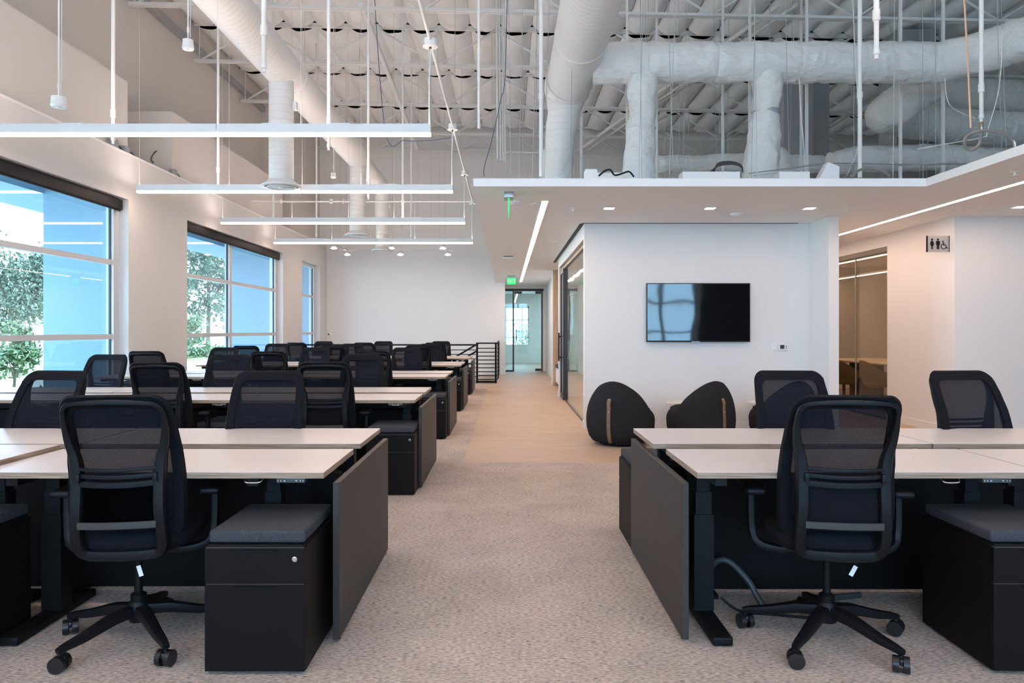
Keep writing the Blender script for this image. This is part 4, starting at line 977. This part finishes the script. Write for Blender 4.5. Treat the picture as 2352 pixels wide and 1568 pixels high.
    for s in (-1, 1):
        m = MB(); m.tube(smooth_path([(s * .09, .0, .392), (s * .20, .01, .388), (s * .275, .03, .405), (s * .300, .05, .45), (s * .305, .055, .54), (s * .305, .055, .625)], 4), 1, n=10, flat=(.028, .016), up=(0, 1, 0))
        a = m.obj('armrest', 'chair_plastic', t, ang=50)
        pd = MB(); pd.box((s * .300, .075, .640), (.085, .245, .030), bev=.013, seg=3); pd.obj('arm_pad', 'chair_plastic', a, ang=50)
    # column and base
    MB().lathe([(.0, .10), (.030, .10), (.032, .20), (.022, .205), (.017, .21), (.015, .38), (0, .38)], 18).obj('gas_lift', 'black', t)
    m = MB(); m.lathe([(0, .085), (.036, .085), (.045, .115), (.045, .15), (.034, .172), (0, .172)], 20)
    A0 = math.radians(234)
    for k in range(5):
        a = A0 + k * 2 * PI / 5; c, s_ = math.cos(a), math.sin(a)
        m.tube([(c * .02, s_ * .02, .135), (c * .12, s_ * .12, .128), (c * .24, s_ * .24, .098), (c * .315, s_ * .315, .086), (c * .345, s_ * .345, .078)], [1.25, 1.2, .95, .75, .6], n=8, flat=(.020, .022), up=(0, 0, 1))
    bs = m.obj('star_base', 'chair_plastic', t, ang=45)
    cm = MB()
    cm.cyl((0, 0, .045), (0, 0, .085), .009, n=8); cm.box((0, 0, .045), (.018, .05, .028), bev=.008)
    for s in (-1, 1):
        p = MB(); cm.cyl((s * .008, 0, .032), (s * .030, 0, .032), .032, n=18)
    cme = cm.mesh('caster', 'black_gloss')
    rnd = random.Random(5)
    for k in range(5):
        a = A0 + k * 2 * PI / 5
        mk('caster', cme, bs, (.335 * math.cos(a), .335 * math.sin(a), 0), (0, 0, a + rnd.uniform(-.5, .5) + .4))
    return t
chair0 = make_chair(); used = [False]
def chair(label, x, y, rz, group='black mesh office chairs'):
    c = chair0 if not used[0] else copy_tree(chair0)
    used[0] = True
    c.location = (x, y, 0); c.rotation_euler = (0, 0, rz); c['label'] = label; c['group'] = group
    return c
ROWN = ['first', 'second', 'third', 'fourth', 'fifth']; PLN = ['aisle', 'middle', 'window']
PITCH = 3.07; Y1 = 3.10
GX = [-1.47, -2.82, -4.22]
rnd = random.Random(11)
ADJ = {(0, 'n', 0): (-1.58, 3.18, 7), (0, 'f', 0): (-1.46, 4.36, 183), (0, 'f', 1): (-2.84, 4.36, 172), (1, 'n', 0): (-1.48, 6.17, 5), (1, 'n', 1): (-2.80, 6.12, 6), (1, 'f', 0): (-1.47, 7.48, 186), (1, 'f', 1): (-2.86, 7.45, 184), (1, 'f', 2): (-4.16, 7.45, 176),
       (2, 'n', 0): (-1.65, 9.30, 4), (2, 'n', 1): (-2.90, 9.15, 8), (2, 'n', 2): (-4.40, 9.25, 5), (2, 'f', 0): (-1.43, 10.55, 184), (2, 'f', 1): (-2.80, 10.6, 178), (2, 'f', 2): (-4.15, 10.6, 175)}
for r in range(5):
    for s in 'nf':
        for k in range(3):
            if (r, s, k) in [(0, 'n', 1), (0, 'n', 2), (0, 'f', 2), (1, 'n', 2)]: continue
            if (r, s, k) in ADJ: x, y, a = ADJ[(r, s, k)]
            else:
                x = GX[k] + rnd.uniform(-.08, .08); y = Y1 + r * PITCH + (.05 if s == 'n' else 1.33) + rnd.uniform(-.06, .06); a = (0 if s == 'n' else 180) + rnd.uniform(-7, 7)
            chair('black mesh office chair on the %s side of the %s row, %s desk' % ('near' if s == 'n' else 'far', ROWN[r], PLN[k]), x, y, math.radians(a))
chair('black mesh office chair on the near side of the right desk group', 1.372, 3.17, math.radians(-7))
chair('black mesh office chair across the right desks, in front of the hidden lounge chair', 1.74, 4.36, math.radians(176))
chair('black mesh office chair across the right desks, at the right edge', 2.86, 4.36, math.radians(187))
for lab, x, y in [('white paper tag hanging under the near left chair', -1.50, 3.03), ('white paper tag hanging under the near right chair', 1.42, 3.03)]:
    t = thing('hang_tag', lab, 'tag', (x, y, .345)); a = .5 if x > 0 else -.3
    MB().box((0, 0, 0), (.018, .002, .045), rot=Matrix.Rotation(a, 3, 'Y')).obj('paper', 'white_plastic', t, smooth=False)
    MB().tube([(math.sin(a) * .022, 0, .022), (.01, 0, .045), (0, .01, .075)], .0012, n=5).obj('string', 'black', t)
# ------------------------------------------------------------------ desks
DW, DD, DT = 1.46, .61, .026
def text_flat(s, size): return text_mesh(s, size, .0003, 'white_plastic')
def make_desk(h, legs=(-.62, .62), hookx=.12, ctrlx=.44):
    """origin at floor under the centre of the top; user side is -Y"""
    t = thing('standing_desk', '', 'desk')
    m = MB(); m.b2(-DW / 2, DW / 2, -DD / 2, DD / 2, h - .0022, h, bev=.0008, seg=1); top = m.obj('tabletop', 'desk_white', t)
    MB().b2(-DW / 2 + .0004, DW / 2 - .0004, -DD / 2 + .0004, DD / 2 - .0004, h - DT, h - .0021).obj('plywood_core', 'ply', top, smooth=False)
    for lx in legs:
        lg = MB().b2(lx - .045, lx + .045, .0, .09, .04, .48).obj('leg', 'black', t, smooth=False)
        MB().b2(lx - .037, lx + .037, .008, .082, .48, .585).obj('leg_stage', 'black', lg, smooth=False)
        MB().b2(lx - .030, lx + .030, .015, .075, .585, h - .06).obj('leg_stage', 'black', lg, smooth=False)
        MB().box((lx, .0, .022), (.085, .60, .036), bev=.006).obj('foot', 'black', t)
        MB().b2(lx - .025, lx + .025, -.27, .28, h - .065, h - DT).obj('support_arm', 'black', t, smooth=False)
    m = MB(); m.b2(legs[0], legs[1], .0, .04, h - .06, h - DT); m.b2(legs[0], legs[1], .07, .11, h - .06, h - DT); m.obj('frame_rails', 'black', t, smooth=False)
    ct = MB().b2(ctrlx - .060, ctrlx + .060, -DD / 2 + .005, -DD / 2 + .05, h - DT - .020, h - DT, bev=.003).obj('control_panel', 'grey_plastic', t)
    # printed marks on the controller
    m = MB(); yy = -DD / 2 + .0046; zc = h - DT - .011
    for k, sx in enumerate((-.054, -.042)): m.prism([(ctrlx + sx, zc - .0025), (ctrlx + sx + .0022, zc - .0025), (ctrlx + sx + .0022, zc + .0025), (ctrlx + sx, zc + .0025)], yy - .0006, yy, 'y')
    for sx in (.040, .051): m.prism([(ctrlx + sx, zc - .0025), (ctrlx + sx + .0022, zc - .0025), (ctrlx + sx + .0022, zc + .0025), (ctrlx + sx, zc + .0025)], yy - .0006, yy, 'y')
    for sx, sg in ((-.026, 1), (.024, -1)):
        m.prism([(ctrlx + sx - .005, zc - .003 * sg), (ctrlx + sx, zc + .003 * sg), (ctrlx + sx + .005, zc - .003 * sg), (ctrlx + sx + .003, zc - .003 * sg), (ctrlx + sx, zc), (ctrlx + sx - .003, zc - .003 * sg)], yy - .0006, yy, 'y')
    m.obj('button_marks', 'white_plastic', ct, smooth=False)
    z0 = h - DT
    MB().tube(smooth_path([(hookx - .042, -DD / 2 + .03, z0), (hookx - .034, -DD / 2 + .01, z0 - .014), (hookx - .02, -DD / 2 + .005, z0 - .019), (hookx + .02, -DD / 2 + .005, z0 - .019), (hookx + .034, -DD / 2 + .01, z0 - .014), (hookx + .042, -DD / 2 + .03, z0)], 4), .0032, n=8).obj('bag_hook', 'chrome', t)
    return t
desk_h = {0: .735, 1: .748}
protos = {}
def desk(label, x, y, rz, h, grp, legs=None, **kw):
    key = (h, tuple(legs) if legs else None, tuple(sorted(kw.items())))
    if key in protos: c = copy_tree(protos[key])
    else: c = make_desk(h, *( [legs] if legs else []), **kw); protos[key] = c
    c.location = (x, y, 0); c.rotation_euler = (0, 0, rz); c['label'] = label; c['group'] = grp
    return c
XR = -.765
for r in range(5):
    y = Y1 + r * PITCH; h = .735 if r == 0 else .748
    for k in range(3):
        if r == 0 and k == 2: continue
        xc = XR - DW / 2 - k * (DW + .012)
        kw = dict(hookx=.43, ctrlx=.59) if r == 0 and k == 0 else (dict(hookx=.57, ctrlx=.57) if r else {})
        desk('pale topped standing desk, near side of the %s left row, %s place' % (ROWN[r], PLN[k]), xc, y + DD / 2, 0, .757 if (r, k) == (0, 1) else h, 'near side desks of the left rows', legs=(-.60, .42) if (r, k) == (0, 0) else None, **kw)
        desk('pale topped standing desk, far side of the %s left row, %s place' % (ROWN[r], PLN[k]), xc, y + 1.39 - DD / 2, PI, h, 'far side desks of the left rows')
for k in range(2):
    xc = .80 + DW / 2 + k * (DW + .008)
    desk('pale topped standing desk on the near side of the right group, %s' % ['beside the aisle', 'at the right edge'][k], xc, Y1 + DD / 2, 0, .735, 'right group desks', hookx=.34, ctrlx=.53)
    desk('pale topped standing desk on the far side of the right group, %s' % ['beside the aisle', 'at the right edge'][k], xc - .03, Y1 + 1.39 - DD / 2, PI, .735, 'right group desks')
# spine and end panels
def spine(label, x0, x1, y, grp):
    t = thing('desk_spine', label, 'cable spine', ((x0 + x1) / 2, y, 0), group=grp); hx = (x1 - x0) / 2
    MB().b2(-hx, hx, -.012, .012, .02, .60).obj('modesty_panel', 'ped', t, smooth=False)
    m = MB(); m.b2(-hx, hx, -.07, .07, .60, .612); m.b2(-hx, hx, -.07, -.062, .60, .655); m.b2(-hx, hx, .062, .07, .60, .655); m.obj('cable_tray', 'black', t, smooth=False)
    k = -hx + .1
    while k < hx: MB().b2(k - .03, k + .03, -.10, .10, 0, .02).obj('foot', 'black', t, smooth=False); k += 1.4
def endpanel(label, x, y0, y1, h, sgn):
    t = thing('end_panel', label, 'desk panel', (x, (y0 + y1) / 2, 0), group='dark end panels of the desk rows'); L_ = (y1 - y0) / 2
    MB().b2(-.014, .014, -L_, L_, .018, h, bev=.0015, seg=1).obj('board', 'panel', t)
    for q in (-L_ + .04, L_ - .04): MB().lathe([(0, 0), (.012, 0), (.012, .008), (.004, .01), (.004, .02), (0, .02)], 12, (0, q, 0)).obj('glide', 'chrome', t)
    MB().b2(-sgn * .014, -sgn * .11, -.03, .03, .585, .60).obj('bracket', 'black', t, smooth=False)
HP = .683
for r in range(5):
    y = Y1 + r * PITCH
    spine('black cable spine under the %s left desk row' % ROWN[r], XR - 3 * DW if r else XR - 2 * DW, XR - .12, y + .70, 'cable spines under the desks')
    endpanel('dark grey end panel closing the %s left desk row at the aisle' % ROWN[r], -.722, y + .038, y + 1.33, HP, 1)
spine('black cable spine under the right desk group', .92, .80 + 2 * DW, Y1 + .66, 'cable spines under the desks')
endpanel('dark grey end panel closing the right desk group at the aisle', .760, Y1 + .038, Y1 + 1.33, HP, -1)

# ------------------------------------------------------------------ pedestals with seat cushion
def make_ped():
    t = thing('mobile_pedestal', '', 'cabinet'); w, d = .193, .49   # front at y=0
    m = MB(); m.b2(-w, w, .018, d, .012, .492); m.obj('body', 'ped', t, smooth=False)
    for z0, z1 in [(.352, .488), (.014, .347)]:
        dr = MB().b2(-w, w, 0, .018, z0, z1, bev=.0012, seg=1).obj('drawer_front', 'ped', t)
        MB().b2(-.085, .085, -.010, .003, z1 - .010, z1 - .006).obj('pull_lip', 'black', dr, smooth=False)
        MB().b2(-w + .004, w - .004, .004, .0175, z1, z1 + .0035).obj('shadow_gap', 'gap_line', dr, smooth=False)
    lk = MB(); lk.lathe([(0, 0), (.0105, 0), (.0105, .004), (.008, .006), (0, .006)], 18); o = lk.obj('lock', 'chrome', t, (w - .038, 0, .447)); o.rotation_euler = (PI / 2, 0, 0)
    MB().b2(-.001, .001, -.0065, -.006, -.004, .004).obj('keyhole', 'black', o, smooth=False)
    m = MB(); m.box((0, d / 2 + .01, .525), (2 * w - .012, d - .03, .048), bev=.012, seg=3)
    m.obj('seat_cushion', 'cushion', t, ang=50)
    MB().b2(-w + .01, w - .01, .012, d - .008, .492, .500).obj('cushion_tray', 'black', t, smooth=False)
    for sx in (-1, 1):
        for yy in (.06, d - .06): MB().cyl((sx * (w - .05) - .012, yy, .006), (sx * (w - .05) + .012, yy, .006), .006, n=10).obj('roller', 'black', t)
    return t
ped0 = make_ped(); pu = [False]
def ped(label, x, y, rz=0):
    c = ped0 if not pu[0] else copy_tree(ped0); pu[0] = True
    c.location = (x, y, 0); c.rotation_euler = (0, 0, rz); c['label'] = label; c['group'] = 'black pedestals with grey seat cushions'
ped('black pedestal with grey cushion beside the near left end panel', -.971, 2.855)
ped('black pedestal with grey cushion at the left edge of view', -2.345, 2.86)
ped('black pedestal with grey cushion at the right edge of view', 2.077, 2.86)
ped('black pedestal half hidden behind the right end panel', .945, Y1 + 1.835, PI)
for r in range(1, 5):
    for k in range(3):
        ped('black cushioned pedestal on the near side of the %s left row, %s desk' % (ROWN[r], PLN[k]), (-.932 if k == 0 else XR - k * (DW + .012) - .200), Y1 + r * PITCH - .22 + (.30 if k else 0))
# floor conduit and cable under the right desks
tag(MB().tube(smooth_path([(1.00, 3.62, .17), (1.03, 3.60, .21), (1.08, 3.58, .21), (1.16, 3.55, .13), (1.22, 3.50, .025), (1.32, 3.52, .022), (1.5, 3.60, .022), (1.75, 3.66, .022)]), .0145, n=10).obj('cable_conduit', 'hose'), 'grey corrugated cable conduit on the carpet under the right desk', 'cable')
tag(MB().tube(smooth_path([(1.02, 3.52, .06), (1.1, 3.48, .01), (1.25, 3.44, .008), (1.4, 3.40, .008), (1.5, 3.36, .008)]), .006, n=8).obj('floor_cable', 'black'), 'thin black cable on the carpet under the right desk', 'cable')
tag(MB().box((-3.95, 9.75, .7495), (.21, .297, .001)).obj('paper_sheet', 'white_plastic', smooth=False), 'white paper sheet lying on a third row desk by the window', 'paper')

# ------------------------------------------------------------------ lounge chairs and side tables
def make_lounge():
    """faces +Y, back at -Y, origin at floor centre"""
    t = thing('lounge_chair', '', 'chair')
    Rr = .40
    def rim(a):
        c = max(0.0, -math.sin(a))            # 1 at the back (-Y), 0 from the sides forward
        return .405 + .335 * c ** .72, c
    def shell(u, v):
        a = 2 * PI * u; zr, c = rim(a); rr = Rr * (.84 - .16 * c)
        prof = [(.74, .035), (.82, .045), (.92, .10), (.985, .19), (1.0, .28)]
        k = v * 11
        if k <= 4:
            i = min(int(k), 3); f = k - i; r = prof[i][0] + (prof[i + 1][0] - prof[i][0]) * f; z = prof[i][1] + (prof[i + 1][1] - prof[i][1]) * f
            r *= Rr
        elif k <= 8:
            f = (k - 4) / 4; g = math.sin(f * PI / 2); r = Rr + (rr - Rr) * (1 - math.cos(f * PI / 2)); z = .28 + (zr - .28) * (g * .55 + f * .45)
        else:
            f = (k - 8) / 3; r = rr - (.07 + .05 * c) * f; z = zr + .012 * math.sin(f * PI) - (zr - .37) * f ** 2.2 * (.35 + .65 * (1 - c))
            if f == 1: z = .37
        return Vector((r * math.cos(a), r * math.sin(a), z))
    V = m0 = MB()
    V = m0.grid(shell, 56, 22, closeu=True); m0.bm.faces.new(V[0][::-1]); m0.bm.faces.new(V[-1]); m0.obj('tub_shell', 'lounge', t, ang=75)
    MB().lathe([(0, .36), (.29, .36), (.335, .385), (.335, .41), (.29, .432), (0, .44)], 40, (0, .03, 0)).obj('seat_cushion', 'lounge', t, ang=60)
    MB().lathe([(0, 0), (.24, 0), (.25, .012), (.25, .036), (0, .036)], 32).obj('swivel_base', 'black', t)
    def yb(z):
        best = 0
        for q in range(0, 9):
            p0 = shell(.75, q / 11); p1 = shell(.75, (q + 1) / 11)
            if p0.z <= z <= p1.z and q < 8: return p0.y + (p1.y - p0.y) * (z - p0.z) / (p1.z - p0.z)
        return -Rr * .7
    zs = [.05, .10, .18, .26, .34, .40, .44, .50, .55]
    m = MB(); m.tube(smooth_path([(0, yb(z) - .006 - (.016 if .44 < z < .54 else 0), z) for z in zs], 3), 1, n=8, flat=(.022, .004), up=(1, 0, 0))
    s = m.obj('strap', 'leather', t, ang=50)
    for z in (.545, .405):
        q = MB().lathe([(0, .006), (.006, .004), (.009, 0), (0, 0)], 12).obj('rivet', 'alu', s, (0, yb(z) - .010, z)); q.rotation_euler = (PI / 2, 0, 0)
    return t
l0 = make_lounge()
def lounge(o, label, x, y, rz):
    o.location = (x, y, 0); o.rotation_euler = (0, 0, math.radians(rz)); o['label'] = label; o['group'] = 'dark lounge chairs with leather straps'
lounge(l0, 'dark felt lounge chair with leather strap, the one beside the walkway', 1.34, 8.70, -28)
lounge(copy_tree(l0), 'dark felt lounge chair with leather strap, the middle one', 2.30, 8.76, 26)
lounge(copy_tree(l0), 'dark felt lounge chair mostly hidden behind an office chair', 3.30, 8.80, 20)
def side_table(label, x, y):
    t = thing('side_table', label, 'table', (x, y, 0), group='small round side tables')
    MB().lathe([(0, .375), (.20, .375), (.215, .382), (.215, .398), (.21, .402), (0, .402)], 32).obj('table_top', 'table_top', t)
    MB().cyl((0, 0, .012), (0, 0, .375), .018, n=12).obj('column', 'black', t); MB().lathe([(0, 0), (.15, 0), (.15, .008), (.02, .016), (0, .016)], 28).obj('base', 'black', t)
side_table('round pale side table behind the first lounge chair', 1.575, 9.60); side_table('round pale side table behind the middle lounge chair', 2.30, 9.62); side_table('round pale side table behind the hidden lounge chair', 3.36, 9.62)

# ------------------------------------------------------------------ outside
b = MB(); b.b2(-90, 90, -60, 130, -1.3, -1.0); struct(b.obj('ground', 'pave', smooth=False), 'pale sunlit paving outside')
b = MB(); b.b2(-30, -24, -20, 120, -1.0, -.96); b.b2(-16, -12.5, -20, 120, -1.0, -.96); struct(b.obj('ground_lawn', 'lawn', smooth=False), 'strips of lawn outside the left windows')
b = MB()
for y0, y1 in [(-8, 4.6), (10.95, 12.1), (18.3, 19.2)]: b.b2(-6.85, XL - .33, y0, y1, -1.0, 3.66)
b.b2(-6.85, XL - .33, 21.8, 26, -1, 3.66)
struct(b.obj('wall_outside', 'ext_wall', smooth=False), 'pale outside wall piers between the left windows')
b = MB(); b.b2(-6.85, XU - .16, -8, 26, 3.55, 8.0); b.b2(-8.0, -6.85, -8, 26, 3.35, 3.6); struct(b.obj('wall_outside_upper', 'ext_wall', smooth=False), 'pale outside wall and canopy above the left windows')
def tree(label, x, y, hgt, rad, n, seed, leaf='leaf', base=-1.0, size=.16, name='garden_tree'):
    rnd = random.Random(seed); t = thing(name, label, 'tree', (x, y, base))
    m = MB(); m.tube([(0, 0, 0), (.05, .03, hgt * .4), (-.03, 0, hgt * .75)], [hgt * .022, hgt * .016, hgt * .006], n=10)
    cl = []
    for k in range(9):
        a = rnd.uniform(0, 2 * PI); z0 = hgt * rnd.uniform(.3, .55); e = Vector((math.cos(a) * rad * .7, math.sin(a) * rad * .7, hgt * rnd.uniform(.5, .95)))
        m.tube([(0, 0, z0), (e.x * .45, e.y * .45, (z0 + e.z) * .5), tuple(e)], [hgt * .009, hgt * .006, hgt * .003], n=6); cl.append(e)
    m.obj('trunk', 'bark', t)
    for k in range(14): cl.append(Vector((rnd.gauss(0, rad * .42), rnd.gauss(0, rad * .42), hgt * rnd.uniform(.38, 1.0))))
    f = MB()
    for k in range(n):
        c = rnd.choice(cl); p = c + Vector((rnd.gauss(0, rad * .17), rnd.gauss(0, rad * .17), rnd.gauss(0, rad * .17)))
        q = Quaternion((rnd.gauss(0, 1), rnd.gauss(0, 1), rnd.gauss(0, 1), rnd.gauss(0, 1))).normalized(); s = size * rnd.uniform(.6, 1.3)
        f.bm.faces.new([f.bm.verts.new(p + q @ Vector(v)) for v in ((-s, 0, 0), (0, -s * .45, s * .1), (s, 0, 0), (0, s * .45, s * .1))])
    o = f.obj('foliage', leaf, t, smooth=False); o['kind'] = 'stuff'
tree('dense dark tree filling the nearest left window', -26.5, 40.0, 7.0, 2.6, 11000, 1, size=.13)
tree('hazy tree at the left edge of the nearest left window', -31.5, 42.5, 6.0, 2.4, 5000, 2, size=.13, leaf='leaf_light')
tree('leafy tree in the middle left window', -25, 62, 9.5, 3.4, 6000, 3, size=.20)
tree('young tree by the path outside the nearest left window', -15.6, 23.4, 2.5, .85, 1700, 4, 'leaf_light', size=.10)
tree('young staked tree outside the middle left window', -19.5, 45, 3.2, 1.1, 1500, 5, 'leaf_light', size=.14)
tree('bushy tree seen through the lobby window', 1.2, 44, 2.6, 1.5, 500, 6, size=.10)
for lab, x0, x1, y0, y1, sd in [('clipped hedge close outside the nearest left window', -12.2, -10.8, 13.0, 24, 1), ('low hedge along the street outside the middle left window', -27, -25.5, 50, 80, 2)]:
    rnd = random.Random(sd); f = MB()
    for k in range(5200):
        p = Vector((rnd.uniform(x0, x1), rnd.uniform(y0, y1), -1 + rnd.uniform(0, 1) ** .5 * .85)); q = Quaternion((rnd.gauss(0, 1), rnd.gauss(0, 1), rnd.gauss(0, 1), rnd.gauss(0, 1))).normalized(); s = .09 if sd == 1 else .16
        f.bm.faces.new([f.bm.verts.new(p + q @ Vector(v)) for v in ((-s, 0, 0), (0, -s * .5, 0), (s, 0, 0), (0, s * .5, 0))])
    tag(f.obj('clipped_hedge', 'leaf_light', smooth=False), lab, 'hedge')
b = MB(); b.b2(-60, -55, -10, 140, -1, 4.0); struct(b.obj('wall_street', 'pave', smooth=False), 'distant pale building line outside')
